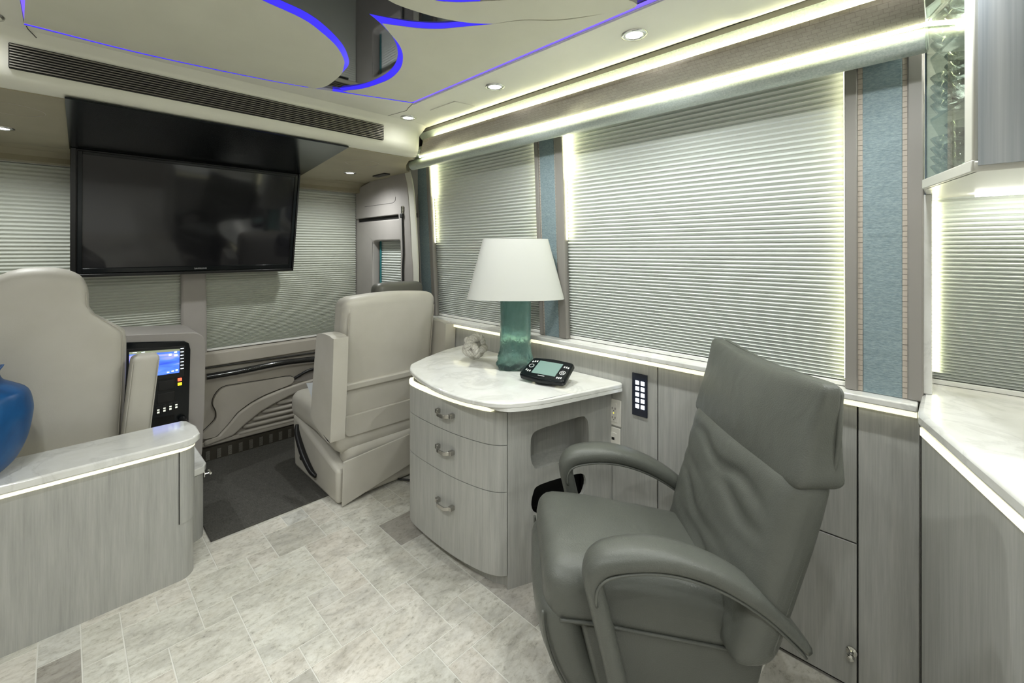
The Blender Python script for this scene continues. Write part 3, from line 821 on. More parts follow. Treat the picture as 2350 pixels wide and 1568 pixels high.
# ================================================================== THINGS
# ---- downlights
def downlight(label, x, y, z, k=1.0, r=0.026, group='ceiling downlights'):
    t = thing('ceiling_downlight', label, 'downlight', (x, y, z), 0, group)
    MB().lathe([(r, 0.004), (r, -0.003), (r + 0.003, -0.005), (r + 0.013, -0.004), (r + 0.015, 0.0), (r + 0.015, 0.004)], 28, cap=False).build('trim_ring', 'chrome', t, local=True, smooth=True, auto=60)
    MB().lathe([(r, -0.0012), (r, 0.003)], 28).build('lens', 'downlight_lens', t, local=True)
    ld = bpy.data.lights.new('bulb', 'SPOT')
    ld.energy = SPOT * k; ld.color = (0.965, 1.0, 0.995); ld.spot_size = R(160); ld.spot_blend = 0.8; ld.shadow_soft_size = 0.024
    lo = bpy.data.objects.new('bulb', ld); COL.objects.link(lo); lo.parent = t; lo.location = (0, 0, -0.008)
downlight('ceiling downlight in the front corner, next to the vent', 1.245, 1.985, ZC, 0.04)
downlight('ceiling downlight second from the front on the right side', 1.263, 1.350, ZC)
downlight('ceiling downlight nearest the camera on the right side', 1.269, 0.711, ZC)
downlight('soffit downlight right of the television', 1.359, 2.890, 1.8735, 0.85)
downlight('soffit downlight left of the television', -0.191, 2.890, 1.8735, 0.85)
downlight('ceiling downlight at the left edge above the vent', -0.163, 1.979, ZC, 0.04)
for k, yy in enumerate((0.07, -0.54, -1.15, -1.76)):
    downlight('%s downlight from the front in the right ceiling row' % ('fourth', 'fifth', 'sixth', 'seventh')[k], 1.269, yy, ZC)
for k, yy in enumerate((1.350, 0.711, 0.07, -0.54, -1.15, -1.76)):
    downlight('%s downlight from the front in the left ceiling row' % ('second', 'third', 'fourth', 'fifth', 'sixth', 'seventh')[k], -0.205, yy, ZC)

# ---- television
tv = thing('television', 'large black flat television hanging below the soffit', 'television', (0.575, 3.15, 1.885))
ty = lambda z: 3.15 + (1.8655 - z) * 0.2057         # leans back towards the windshield at the bottom
def tvslab(x0, x1, z0, z1, d0, d1):
    return MB().hexa([(x0, ty(z0) + d0, z0), (x1, ty(z0) + d0, z0), (x1, ty(z0) + d1, z0), (x0, ty(z0) + d1, z0), (x0, ty(z1) + d0, z1), (x1, ty(z1) + d0, z1), (x1, ty(z1) + d1, z1), (x0, ty(z1) + d1, z1)])
tvslab(0.0199, 1.1308, 1.2041, 1.8677, 0.012, 0.06).build('housing', 'black_satin', tv, bevel=0.003)
for (a, b, c, d) in ((0.0199, 0.042, 1.2041, 1.8677), (1.1193, 1.1308, 1.2041, 1.8677), (0.042, 1.1193, 1.2041, 1.2208)):
    tvslab(a, b, c, d, -0.006, 0.013).build('housing_rail', 'black_satin', tv, bevel=0.003)
bz = ((0.0462, 0.0651, 1.225, 1.8561), (1.0983, 1.1161, 1.225, 1.8561), (0.0651, 1.0983, 1.225, 1.2513), (0.0651, 1.0983, 1.8414, 1.8561))
for (a, b, c, d) in bz:
    tvslab(a, b, c, d, -0.004, 0.012).build('bezel', 'black_gloss', tv, bevel=0.002)
tvslab(0.064, 1.0994, 1.2502, 1.8424, 0.003, 0.0125).build('screen', 'tv_screen', tv)
fc = bpy.data.curves.new('brand_lettering', 'FONT'); fc.body = 'SAMSUNG'; fc.size = 0.0125; fc.extrude = 0.0004; fc.align_x = 'CENTER'; fc.space_character = 1.15
fc.materials.append(M['icon_white'])
ftmp = bpy.data.objects.new('lettering_source', fc); COL.objects.link(ftmp)
fme = bpy.data.meshes.new_from_object(ftmp.evaluated_get(bpy.context.evaluated_depsgraph_get()))
bpy.data.objects.remove(ftmp)
fo = bpy.data.objects.new('brand_lettering', fme); COL.objects.link(fo); fo.parent = tv
fo.location = (0.588 - 0.575, ty(1.2335) - 0.0048 - 3.15, 1.2335 - 1.885); fo.rotation_euler = (R(90) + math.atan(0.2057), 0, 0)
MB().box(0.06, 3.18, 1.85, 0.10, 3.25, 1.8675).box(1.03, 3.18, 1.85, 1.07, 3.25, 1.8675).build('mount_hinge', 'nickel', tv)

# ---- low cabinet behind the driver seat
lc = thing('low_cabinet', 'low grey veneer cabinet with rounded end at left', 'cabinet', (-0.18, 2.33, 0))
fp = [(-0.74, 2.232), (0.315, 2.232)] + arc(0.325, 2.292, 0.060, -80, 0, 8) + [(0.385, 2.45), (-0.74, 2.45)]
MB().plate(fp, 0.0, 0.528, 'z').build('body', 'veneer', lc, smooth=True, auto=30)
dr = [(0.330, 2.229)] + arc(0.325, 2.292, 0.0635, -83, 0, 8) + [(0.3885, 2.42), (0.383, 2.42)] + list(reversed(arc(0.325, 2.292, 0.058, -83, 0, 8)))
MB().plate(dr, 0.232, 0.526, 'z').build('door', 'veneer', lc, smooth=True, auto=30)
MB().box(0.3270, 2.2290, 0.232, 0.3292, 2.2335, 0.528).build('door_gap', 'gap_dark', lc)
st = [(-0.74, 2.224), (0.315, 2.224)] + arc(0.325, 2.29, 0.066, -80, 0, 8) + [(0.391, 2.44), (-0.74, 2.44)]
MB().plate(st, 0.5285, 0.5445, 'z').build('light_strip', 'led_soft', lc, label='glowing warm strip light under the marble top')
ct = [(-0.745, 2.208), (0.345, 2.208), (0.378, 2.222), (0.404, 2.262), (0.408, 2.36), (0.392, 2.45), (0.372, 2.474), (-0.745, 2.474)]
o = MB().plate(ct, 0.545, 0.577, 'z').build('marble_worktop', 'marble', bevel=0.006)
tag(o, 'narrow white marble worktop on the low cabinet, under the blue vase', 'worktop')

# ---- small step cabinet behind it
sc = thing('side_cabinet', 'small curved grey cabinet tucked behind the low cabinet', 'cabinet', (0.36, 2.62, 0))
MB().plate([(0.20, 2.478), (0.40, 2.478)] + arc(0.405, 2.538, 0.060, -85, 0, 6) + [(0.465, 2.78), (0.20, 2.78)], 0.0, 0.300, 'z').build('body', 'veneer', sc, smooth=True, auto=30)
MB().plate([(0.20, 2.4775), (0.42, 2.4775), (0.462, 2.492), (0.476, 2.53), (0.476, 2.80), (0.20, 2.80)], 0.302, 0.335, 'z').build('marble_top', 'marble', sc, bevel=0.005)
o = MB().tube([(0.4655, 2.52, 0.285), (0.49, 2.52, 0.285)], 0.004, 8).tube([(0.49, 2.505, 0.285), (0.49, 2.55, 0.285)], 0.005, 8).box(0.4655, 2.514, 0.272, 0.4685, 2.526, 0.298).build('latch', 'chrome', sc, smooth=True, auto=40)

# ---- blue vase
vz = thing('vase', 'deep blue ceramic vase with a wavy flared rim on the marble', 'vase', (-0.25, 2.34, 0.578))
pr_ = spline([(0.085, 0.0), (0.105, 0.015), (0.134, 0.05), (0.158, 0.11), (0.170, 0.18), (0.172, 0.225), (0.160, 0.275), (0.130, 0.300), (0.103, 0.318), (0.092, 0.335), (0.093, 0.348), (0.101, 0.360)], 4)
mb = MB(); n = 48
rings = []
for r, z in pr_:
    k = max(0, (z - 0.32) / 0.046)
    rings.append([(r * math.cos(q) * (1 + .05 * k * math.sin(3 * q)), r * math.sin(q) * (1 + .05 * k * math.sin(3 * q)), z + 0.012 * k * math.sin(3 * q + 1)) for q in [2 * math.pi * i / n for i in range(n)]])
inn = [[(p[0] * 0.94, p[1] * 0.94, p[2]) for p in g_] for g_ in reversed(rings[len(rings) // 2:])]
mb.loft(rings + inn, False, True)
mb.build('vase_body', 'blue_glaze', vz, local=True, smooth=True)

# ---- floor mat
o = MB().plate([(0.475, 2.425), (1.04, 2.425), (1.04, 2.94), (1.45, 2.94), (1.45, 3.355), (0.475, 3.355)], 0.0, 0.007, 'z').build('floor_mat', 'mat_carpet', bevel=0.002)
tag(o, 'dark charcoal woven floor mat in front of the passenger seat', 'floor mat')

# ---- dash console with display
dc = thing('dash_console', 'grey dash console with black switch panel beside the driver seat', 'console', (0.38, 3.2, 0))
sh = [(0.16, 0.0), (0.53, 0.0), (0.555, 0.20), (0.566, 0.45), (0.570, 0.70), (0.570, 0.79)] + arc(0.50, 0.815, 0.070, 0, 75, 6) + [(0.486, 0.886), (0.226, 0.908), (0.16, 0.908)]
MB().plate(sh, 3.045, 3.40, 'y').build('shroud', 'pillar_vinyl', dc, bevel=0.016, seg=4)
MB().plate([(0.18, 0.25), (0.484, 0.25), (0.488, 0.345), (0.498, 0.79), (0.490, 0.828), (0.470, 0.842), (0.225, 0.870), (0.18, 0.872)], 3.036, 3.05, 'y').build('switch_panel', 'black_gloss', dc, bevel=0.003)
YD = 3.033
MB().plate([(0.220, 0.652), (0.470, 0.645), (0.474, 0.815), (0.220, 0.836)], YD, YD + 0.006, 'y').build('screen_bezel', 'black_satin', dc, bevel=0.002)
ds = MB().plate([(0.236, 0.676), (0.446, 0.672), (0.449, 0.802), (0.236, 0.818)], YD - 0.001, YD + 0.002, 'y').build('display', 'display_blue', dc, label='lit blue dashboard display')
MB().plate([(0.236, 0.806), (0.449, 0.790), (0.449, 0.803), (0.236, 0.819)], YD - 0.0016, YD, 'y').build('status_bar', 'display_bar', ds)
for (x, z, w_, h_) in ((0.400, 0.772, 0.012, 0.010), (0.424, 0.783, 0.012, 0.008), (0.424, 0.766, 0.014, 0.010), (0.392, 0.680, 0.010, 0.006), (0.412, 0.682, 0.010, 0.006), (0.430, 0.684, 0.010, 0.008), (0.250, 0.811, 0.016, 0.003), (0.285, 0.808, 0.014, 0.003)):
    MB().box(x, YD - 0.002, z, x + w_, YD - 0.001, z + h_).build('display_mark', 'display_text', ds)
for k in range(7):
    MB().box(0.452, YD - 0.002, 0.690 + k * 0.0185, 0.466, YD, 0.6935 + k * 0.0185).build('side_key', 'display_text', dc)
MB().box(0.440, YD - 0.002, 0.624, 0.458, YD + 0.006, 0.640).build('button', 'button_red', dc, bevel=0.001, label='lit red button')
MB().box(0.440, YD - 0.002, 0.600, 0.458, YD + 0.006, 0.615).build('button', 'button_yellow', dc, bevel=0.001, label='lit yellow button')
MB().box(0.355, YD, 0.588, 0.426, YD + 0.006, 0.638).build('radio_unit', 'black_satin', dc, bevel=0.002)
MB().box(0.350, YD, 0.520, 0.426, YD + 0.006, 0.572).build('control_unit', 'black_satin', dc, bevel=0.002)
for k in range(4):
    b = MB().box(0.346 + k * 0.026, YD - 0.002, 0.462 + k * 0.003, 0.364 + k * 0.026, YD + 0.006, 0.505 + k * 0.003).build('rocker_switch', 'black_satin', dc, bevel=0.002)
    MB().box(0.350 + k * 0.026, YD - 0.003, 0.470 + k * 0.003, 0.360 + k * 0.026, YD - 0.001, 0.479 + k * 0.003).box(0.350 + k * 0.026, YD - 0.003, 0.485 + k * 0.003, 0.360 + k * 0.026, YD - 0.001, 0.491 + k * 0.003).build('switch_legend', 'button_lit', b)
MB().lathe([(0.020, 0), (0.020, 0.012), (0.012, 0.03), (0.011, 0.05), (0.017, 0.058), (0.017, 0.07)], 18).xf(Matrix.Translation((0.462, YD + 0.006, 0.405)) @ Matrix.Rotation(R(90), 4, 'X')).build('shift_knob', 'black_satin', dc, smooth=True, auto=40)
MB().box(0.30, YD + 0.001, 0.345, 0.425, YD + 0.006, 0.445).build('cup_recess', 'gap_dark', dc)

# ---- driver seat (seen from behind)
dv = thing('driver_seat', 'beige leather driver seat with a narrow head section', 'seat', (-0.07, 2.78, 0))
def dfn(x, y, z):
    # narrow the head part with smooth shoulders
    def sm(a, b, t):
        t = max(0, min(1, (t - a) / (b - a))); return t * t * (3 - 2 * t)
    k = 1.0 - 0.46 * sm(0.985, 1.16, z) - 0.05 * (1 - sm(0.45, 0.85, z))
    return (-0.07 + (x + 0.07) * k, y - (z - 0.4) * 0.10 + 0.04, z - 0.055 * sm(0.9, 1.2, z) * (abs(x + 0.07) / 0.265) ** 3)
MB().soft((0.265, 0.075, 0.44), 0.055, (0, 0.02, 0.01), 14, dfn, (-0.07, 2.66, 0.83)).build('backrest', 'seat_leather', dv, smooth=True)
MB().soft((0.25, 0.16, 0.07), 0.05, (0, 0, 0.02), 5, None, (-0.07, 2.865, 0.45)).build('seat_cushion', 'seat_leather', dv, smooth=True)
MB().box(-0.26, 2.72, 0.0, 0.12, 3.0, 0.38).build('pedestal', 'seat_leather', dv, bevel=0.02, seg=3)
def afn(x, y, z):
    return (x + (z - 0.70) * 0.085, y - (z - 0.5) * 0.12, z)
MB().soft((0.049, 0.05, 0.20), 0.022, (0.0, 0.004, 0), 4, afn, (0.238, 2.60, 0.685)).build('armrest', 'seat_leather', dv, smooth=True)
MB().tube([afn(0.194, 2.549, 0.86), afn(0.194, 2.549, 0.50)], 0.002, 6).tube([afn(0.282, 2.549, 0.86), afn(0.282, 2.549, 0.50)], 0.002, 6).build('armrest_piping', 'seat_leather', dv)
MB().tube([(0.19, 2.60, 0.52), (0.23, 2.60, 0.52)], 0.008, 10).build('armrest_pivot', 'chrome', dv, smooth=True)
# back cover seam
seam = []
for t in range(41):
    z = 0.42 + 0.80 * t / 40
    seam.append((0.178, 2.60, z))
MB().tube([dfn(x, 2.592, z) for (x, y, z) in seam], 0.0016, 5).build('cover_seam', 'dash_vinyl', dv)

# ---- passenger seat (seen from behind)
ps = thing('passenger_seat', 'beige leather passenger seat with raised arms and a back pocket', 'seat', (1.30, 2.55, 0))
def pfn(x, y, z):
    return (x, y - (z - 0.30) * 0.13 + 0.11, z + 0.012 * math.sin((x - 1.03) / 0.58 * math.pi) * (1 if z > 0.9 else 0))
MB().soft((0.290, 0.080, 0.42), 0.05, (0.0, 0.012, 0.006), 8, pfn, (1.318, 2.305, 0.672)).build('backrest', 'seat_leather', ps, smooth=True)
yb = lambda z: 2.225 - (z - 0.30) * 0.13 + 0.11 - 0.006
for x_ in (1.052, 1.585):
    MB().tube([(x_, yb(z) + 0.004, z) for z in [0.30 + 0.72 * i / 20 for i in range(21)]], 0.0022, 6).build('back_seam', 'dash_vinyl', ps)
def bslab(x0, x1, z0, z1, d, m, nm, bev):
    return MB().hexa([(x0, yb(z0) - d, z0), (x1, yb(z0) - d, z0), (x1, yb(z0) + 0.012, z0), (x0, yb(z0) + 0.012, z0), (x0, yb(z1) - d, z1), (x1, yb(z1) - d, z1), (x1, yb(z1) + 0.012, z1), (x0, yb(z1) + 0.012, z1)]).build(nm, m, ps, bevel=bev, seg=3)
bslab(1.045, 1.60, 0.602, 0.640, 0.026, 'seat_leather', 'pocket_band', 0.008)
bslab(1.042, 1.60, 0.25, 0.61, 0.012, 'seat_leather', 'pocket_panel', 0.008)
fl = [(1.60, 0.462), (1.048, 0.462), (1.048, 0.40)] + arc(1.083, 0.385, 0.035, 180, 270, 5) + [(1.60, 0.350)]
mb = MB().plate(fl, 0, 0.014, 'y'); mb.v = [(p[0], yb(p[2]) - 0.036 - 0.10 * max(0, 0.40 - p[2]) + p[1] * 1.6, p[2]) for p in mb.v]
mb.build('pocket_flap', 'seat_leather', ps, bevel=0.005, seg=3)
# seat cushion and box base
def cfn(x, y, z):
    return (x, y, z - 0.05 * max(0, (2.62 - y)) / 0.4)
MB().soft((0.300, 0.35, 0.085), 0.06, (0, 0, 0.02), 6, cfn, (1.305, 2.640, 0.375)).build('seat_cushion', 'seat_leather', ps, smooth=True)
MB().hexa([(1.005, 2.285, 0.0075), (1.58, 2.285, 0.0075), (1.58, 2.90, 0.0075), (1.005, 2.90, 0.0075), (1.005, 2.285, 0.19), (1.58, 2.285, 0.19), (1.58, 2.93, 0.33), (1.005, 2.93, 0.33)]).build('seat_box', 'seat_leather', ps, bevel=0.022, seg=4)
def sk(x, y, z): return (x, y, z)
MB().hexa([(1.022, 2.262, 0.003), (1.50, 2.262, 0.10), (1.50, 2.272, 0.10), (1.022, 2.272, 0.003), (1.030, 2.262, 0.235), (1.50, 2.262, 0.27), (1.50, 2.272, 0.27), (1.030, 2.272, 0.235)]).build('rear_skirt', 'seat_leather', ps, bevel=0.003)
MB().soft((0.27, 0.05, 0.055), 0.045, (0, .005, 0), 5, None, (1.318, 2.335, 0.245)).build('lower_roll', 'seat_leather', ps, smooth=True)
def aar(x, y, z):
    return (x, y - (z - 0.36) * 0.20 + 0.02, z)
# raised arm beside the backrest, aisle side
mb = MB()
ar = spline([(2.42, 0.37), (2.60, 0.43), (2.61, 0.50), (2.545, 0.86), (2.52, 0.905), (2.42, 0.915), (2.34, 0.905), (2.325, 0.86), (2.36, 0.42), (2.37, 0.375)], 3, True)
ar = [(y - 0.135, z) for y, z in ar]
MB().plate(ar, 0.945, 1.022, 'x').build('armrest', 'seat_leather', ps, bevel=0.030, seg=5)
ar2 = [(y - 0.03, z) for y, z in ar]
MB().plate(ar2, 1.615, 1.690, 'x').build('armrest', 'seat_leather', ps, bevel=0.030, seg=5)
# dark headrest
MB().soft((0.165, 0.055, 0.055), 0.04, (0, .006, .004), 4, None, (1.455, 2.44, 1.095)).build('headrest', 'dark_leather', ps, smooth=True, label='dark grey leather headrest')
MB().tube([(1.40, 2.44, 0.98), (1.40, 2.44, 1.08)], 0.006, 8).tube([(1.51, 2.44, 0.98), (1.51, 2.44, 1.08)], 0.006, 8).build('headrest_post', 'chrome', ps, smooth=True)
# recline lever, dial and rocker on the box
lv = spline([(1.0, 2.835, 0.285), (0.992, 2.82, 0.245), (0.990, 2.75, 0.175), (0.990, 2.68, 0.125), (0.992, 2.60, 0.085), (1.0, 2.55, 0.07)], 5)
MB().tube(lv, [0.011 + 0.008 * math.sin(math.pi * i / (len(lv) - 1)) for i in range(len(lv))], 10).build('recline_lever', 'black_satin', ps, smooth=True)
MB().lathe([(0.016, 0), (0.016, 0.008), (0.010, 0.014)], 16).xf(Matrix.Translation((1.005, 2.765, 0.105)) @ Matrix.Rotation(R(-90), 4, 'Y')).build('dial', 'black_satin', ps, smooth=True, auto=40)
MB().box(0.998, 2.66, 0.068, 1.006, 2.70, 0.118).build('rocker', 'black_satin', ps, bevel=0.002)
o = MB().hexa([(1.005, 2.62, 0.492), (1.030, 2.43, 0.492), (1.032, 2.43, 0.492), (1.007, 2.62, 0.492), (0.995, 2.68, 0.570), (1.024, 2.45, 0.625), (1.026, 2.45, 0.625), (0.997, 2.68, 0.570)]).build('paper_sheet', 'paper')
tag(o, 'white paper sheet lying on the passenger seat', 'paper')
cb = spline([(1.36, 2.28, 0.02), (1.46, 2.18, 0.008), (1.52, 2.14, 0.008), (1.58, 2.20, 0.008), (1.62, 2.30, 0.008)], 6)
o = MB().tube(cb, 0.006, 8).build('power_cable', 'black_rubber', smooth=True)
tag(o, 'black cable on the floor behind the passenger seat', 'cable')

# ---- drawer cabinet
dcab = thing('drawer_cabinet', 'grey veneer cabinet with three bowed drawers and a side niche', 'cabinet', (1.42, 1.55, 0))
sx, sy = 0.9207, -0.3903                 # direction of the angled right side
side0 = Vector((1.234, 1.25))
side1 = side0 + Vector((sx, sy)) * 0.495
# arc of the drawer fronts
fa = spline([(1.234, 1.250), (1.206, 1.278), (1.180, 1.34), (1.160, 1.45), (1.152, 1.56), (1.152, 1.68), (1.158, 1.79), (1.172, 1.852), (1.20, 1.888)], 5)
# carcass built from panels so that the niche is hollow
MB().plate([(1.236, 1.885), (1.69, 2.085), (1.69, 2.065), (1.236, 1.865)], 0.0, 0.735, 'z').build('side_panel', 'veneer', dcab)
sidep = MB()
def sp(t, z, d=0.0):      # point on the angled side: t along, d inwards
    p = side0 + Vector((sx, sy)) * t + Vector((-sy, sx)) * d
    return (p.x, p.y, z)
outer = [(0.004, 0.0), (0.495, 0.0), (0.495, 0.737), (0.004, 0.737)]
niche = spline([(0.147, 0.456), (0.118, 0.470), (0.106, 0.50), (0.104, 0.560), (0.112, 0.598), (0.150, 0.617), (0.330, 0.640), (0.362, 0.632), (0.376, 0.602), (0.378, 0.52), (0.370, 0.490), (0.330, 0.475)], 4, True)
grom = spline([(0.11, 0.30), (0.115, 0.36), (0.15, 0.39), (0.32, 0.40), (0.36, 0.38), (0.36, 0.33), (0.32, 0.29), (0.16, 0.262)], 4, True)
flat = MB().plate(outer, 0.0, 0.018, 'y', holes=[niche, grom])
flat.v = [sp(p[0], p[2], p[1]) for p in flat.v]
flat.build('side_panel', 'veneer', dcab)
nb = MB().box(0.09, 0.13, 0.44, 0.40, 0.14, 0.66).box(0.09, 0.0185, 0.44, 0.10, 0.14, 0.66).box(0.385, 0.0185, 0.44, 0.395, 0.14, 0.66).box(0.09, 0.0185, 0.645, 0.395, 0.14, 0.655).box(0.09, 0.0185, 0.435, 0.395, 0.14, 0.452)
nb.v = [sp(p[0], p[2], p[1]) for p in nb.v]
nb.build('niche_lining', 'veneer', dcab, label='open rounded niche in the cabinet side')
nb = MB().box(0.09, 0.10, 0.24, 0.40, 0.11, 0.42); nb.v = [sp(p[0], p[2], p[1]) for p in nb.v]
nb.build('cutout_backing', 'black_rubber', dcab, label='dark oval cutout in the cabinet side')
MB().plate([(1.27, 1.262), (1.23, 1.30), (1.205, 1.45), (1.200, 1.70), (1.215, 1.85), (1.24, 1.87), (1.68, 2.06), (1.68, 1.10)], 0.66, 0.7435, 'z').build('top_deck', 'veneer', dcab)
MB().plate([(1.252, 1.262), (1.225, 1.32), (1.208, 1.45), (1.203, 1.68), (1.215, 1.83), (1.25, 1.87), (1.29, 1.86), (1.27, 1.30)], 0.0, 0.70, 'z').build('front_frame', 'veneer', dcab)
sa = fa[7:]
MB().plate([(x - 0.004, y) for x, y in sa] + [(x + 0.016, y) for x, y in reversed(sa)], 0.7065, 0.7215, 'z').build('light_strip', 'led_soft', dcab, label='glowing warm strip light under the marble top')
def drawer(z0, z1, hz, hang):
    a = fa
    b = [(x + 0.020, y + (0.004 if i < 4 else 0)) for i, (x, y) in enumerate(fa)]
    b[0] = (1.252, 1.262)
    d = MB().plate(a + list(reversed(b)), z0 + 0.0015, z1 - 0.0015, 'z').build('drawer', 'veneer', dcab, bevel=0.0025)
    hp = []
    for t in range(9):
        y = 1.525 - 0.05 + 0.10 * t / 8
        bow = math.sin(math.pi * t / 8)
        hp.append((1.150 - 0.006 - 0.020 * min(1, bow * 1.6), y + 0.015, hz - 0.006 * bow))
    rings = []
    for (x, y, z) in hp:
        rings.append([(x - 0.003, y, z - 0.008), (x + 0.003, y, z - 0.008), (x + 0.003, y, z + 0.008), (x - 0.003, y, z + 0.008)])
    h = MB().loft(rings)
    h.box(1.134, 1.484, hz - 0.009, 1.162, 1.502, hz + 0.009).box(1.134, 1.578, hz - 0.009, 1.160, 1.596, hz + 0.009)
    h.build('handle', 'nickel', d, bevel=0.0015, label='brushed nickel pull')
drawer(0.574, 0.706, 0.650, 0)
drawer(0.388, 0.574, 0.495, 0)
drawer(0.055, 0.388, 0.262, 0)
mt = [(1.204, 1.901), (1.160, 1.83), (1.121, 1.707), (1.090, 1.56), (1.081, 1.458), (1.086, 1.35), (1.104, 1.272), (1.128, 1.215), (1.160, 1.175), (1.205, 1.143), (1.303, 1.099), (1.465, 1.054), (1.678, 0.997), (1.6935, 1.012)]
mo = spline(mt[:13], 3) + [(1.6935, 1.010), (1.6935, 2.085), (1.667, 2.085), (1.526, 2.058), (1.35, 1.99), (1.225, 1.925)]
o = MB().plate(mo, 0.757, 0.778, 'z').build('marble_desk_top', 'marble', bevel=0.005)
ml = [(x + (0.045 * min(1, max(0, (y - 1.17) / 0.12)) if x < 1.30 and y < 2.0 else 0), min(y, 2.06) if y > 1.5 else y) for (x, y) in mo]
MB().plate(ml, 0.745, 0.758, 'z').build('lower_edge', 'marble', o)
tag(o, 'white marble desk top with bowed front, under the table lamp', 'worktop')

# ---- table lamp
LZ = 0.778
lamp = thing('table_lamp', 'table lamp with teal glass base and white tapered shade', 'lamp', (1.538, 1.498, LZ), -YAW)
def ell(a, b, z, n=48, wob=0.0, ph=0.0, p=2.5):
    out = []
    for i in range(n):
        q = 2 * math.pi * i / n
        c_, s_ = math.cos(q), math.sin(q)
        k = (abs(c_) ** p + abs(s_) ** p) ** (-1 / p)
        k *= 1 + wob * (math.sin(5 * q + ph) * .6 + math.sin(9 * q - 2 * ph) * .4)
        out.append((a * k * c_, b * k * s_, z))
    return out
base = []
random.seed(5)
bsec = spline([(0.083, 0.062, 0.0, .07), (0.089, 0.067, 0.008, .09), (0.091, 0.067, 0.022, .10), (0.086, 0.063, 0.04, .09), (0.081, 0.059, 0.06, .07), (0.077, 0.056, 0.085, .045), (0.075, 0.055, 0.12, .03), (0.074, 0.054, 0.18, .022), (0.073, 0.053, 0.25, .02), (0.074, 0.054, 0.30, .018), (0.075, 0.055, 0.325, .012), (0.070, 0.050, 0.332, .01)], 3)
for i, (a, b, z, wv) in enumerate(bsec):
    ring = ell(a, b, z, 72, wv, i * 0.33)
    base.append([(x * (1 + random.uniform(-1, 1) * wv * 0.30), y * (1 + random.uniform(-1, 1) * wv * 0.30), z) for (x, y, z) in ring])
MB().loft(base).build('glass_base', 'teal_glass', lamp, local=True, smooth=True, auto=60, label='textured teal glass body')
MB().lathe([(0.022, 0.330), (0.022, 0.345), (0.008, 0.35), (0.008, 0.44)], 16).build('neck', 'chrome', lamp, local=True, smooth=True, auto=40)
rings = [ell(0.236, 0.105, 0.336, 64, 0, 0, 2.3), ell(0.158, 0.082, 0.625, 64, 0, 0, 2.3)]
inner = [ell(0.155, 0.079, 0.624, 64, 0, 0, 2.3), ell(0.233, 0.102, 0.337, 64, 0, 0, 2.3)]
MB().loft(rings + inner + [rings[0]], False, False).build('lamp_shade', 'lampshade', lamp, local=True, smooth=True, auto=60, label='white tapered fabric shade')
MB().tube([(-0.157, 0, 0.60), (0.157, 0, 0.60)], 0.003, 6).tube([(0, -0.08, 0.60), (0, 0.08, 0.60)], 0.003, 6).tube([(0, 0, 0.43), (0, 0, 0.60)], 0.004, 6).build('shade_spider', 'chrome', lamp, local=True)

# ---- rope knot (monkey's fist of three interlocked rings of twisted rope)
kn = thing('rope_knot', 'off-white twisted rope knot ball on the marble desk top', 'ornament', (1.482, 1.735, LZ))
NK = 420
path = []
for i in range(NK):
    t_ = 6 * math.pi * i / NK
    lat = 0.82 * math.cos(4 * t_ / 3)
    rad = 0.0420 + 0.0070 * math.sin(8 * t_ / 3)
    path.append(Vector((rad * math.cos(lat) * math.cos(t_), rad * math.cos(lat) * math.sin(t_), rad * math.sin(lat))))
KR = Matrix.Translation((0, 0, 0.0765)) @ Matrix.Scale(1.06, 4) @ Matrix.Rotation(R(62), 4, 'X') @ Matrix.Rotation(R(20), 4, 'Z')
for st_ in range(3):
    pts = []
    for i, p in enumerate(path):
        t = (path[(i + 1) % NK] - path[i - 1]).normalized()
        u = p.normalized(); u = (u - t * u.dot(t)).normalized(); v = t.cross(u)
        q = i / NK * 2 * math.pi * 24 + st_ * 2 * math.pi / 3
        pts.append(KR @ (p + (u * math.cos(q) + v * math.sin(q)) * 0.0085))
    MB().tube(pts, 0.0096, 8, True).build('rope_strand', 'rope', kn, local=True, smooth=True)
MB().lathe([(0.001, -0.040), (0.028, -0.028), (0.040, 0), (0.028, 0.028), (0.001, 0.040)], 20, (0, 0, 0.0765)).build('core', 'rope_dark', kn, local=True, smooth=True)

# ---- touch remote on a round foot
rm = thing('touch_remote', 'black tilted touch remote with grey screen on the desk', 'remote control', (1.478, 1.245, LZ), -YAW + R(-34))
MB().lathe([(0.050, 0.0), (0.050, 0.008), (0.040, 0.02), (0.034, 0.03)], 28, (0.0, -0.01, 0)).build('stand', 'black_gloss', rm, local=True, smooth=True, auto=40)
RM = Matrix.Translation((0, 0, 0.045)) @ Matrix.Rotation(R(24), 4, 'X')
ro = [(-0.112, -0.055), (-0.10, -0.066), (0.0, -0.075), (0.10, -0.066), (0.112, -0.055), (0.104, 0.055), (0.094, 0.066), (0.0, 0.074), (-0.094, 0.066), (-0.104, 0.055)]
MB().plate(ro, -0.012, 0.012, 'z').xf(RM).build('casing', 'black_gloss', rm, local=True, bevel=0.009, seg=4)
MB().box(-0.058, -0.040, 0.0118, 0.058, 0.046, 0.0128).xf(RM).build('screen', 'lcd', rm, local=True, label='pale grey-green screen')
def ringm(cx_, cy_, r, nm, t=0.0016):
    MB().tube([(cx_ + r * math.cos(q), cy_ + r * math.sin(q), 0.0125) for q in [2 * math.pi * i / 24 for i in range(24)]], t, 5, True).xf(RM).build(nm, 'icon_white', rm, local=True)
ringm(-0.080, 0.004, 0.011, 'key_ring'); ringm(0.080, -0.010, 0.012, 'key_ring'); ringm(0.080, -0.010, 0.005, 'key_ring')
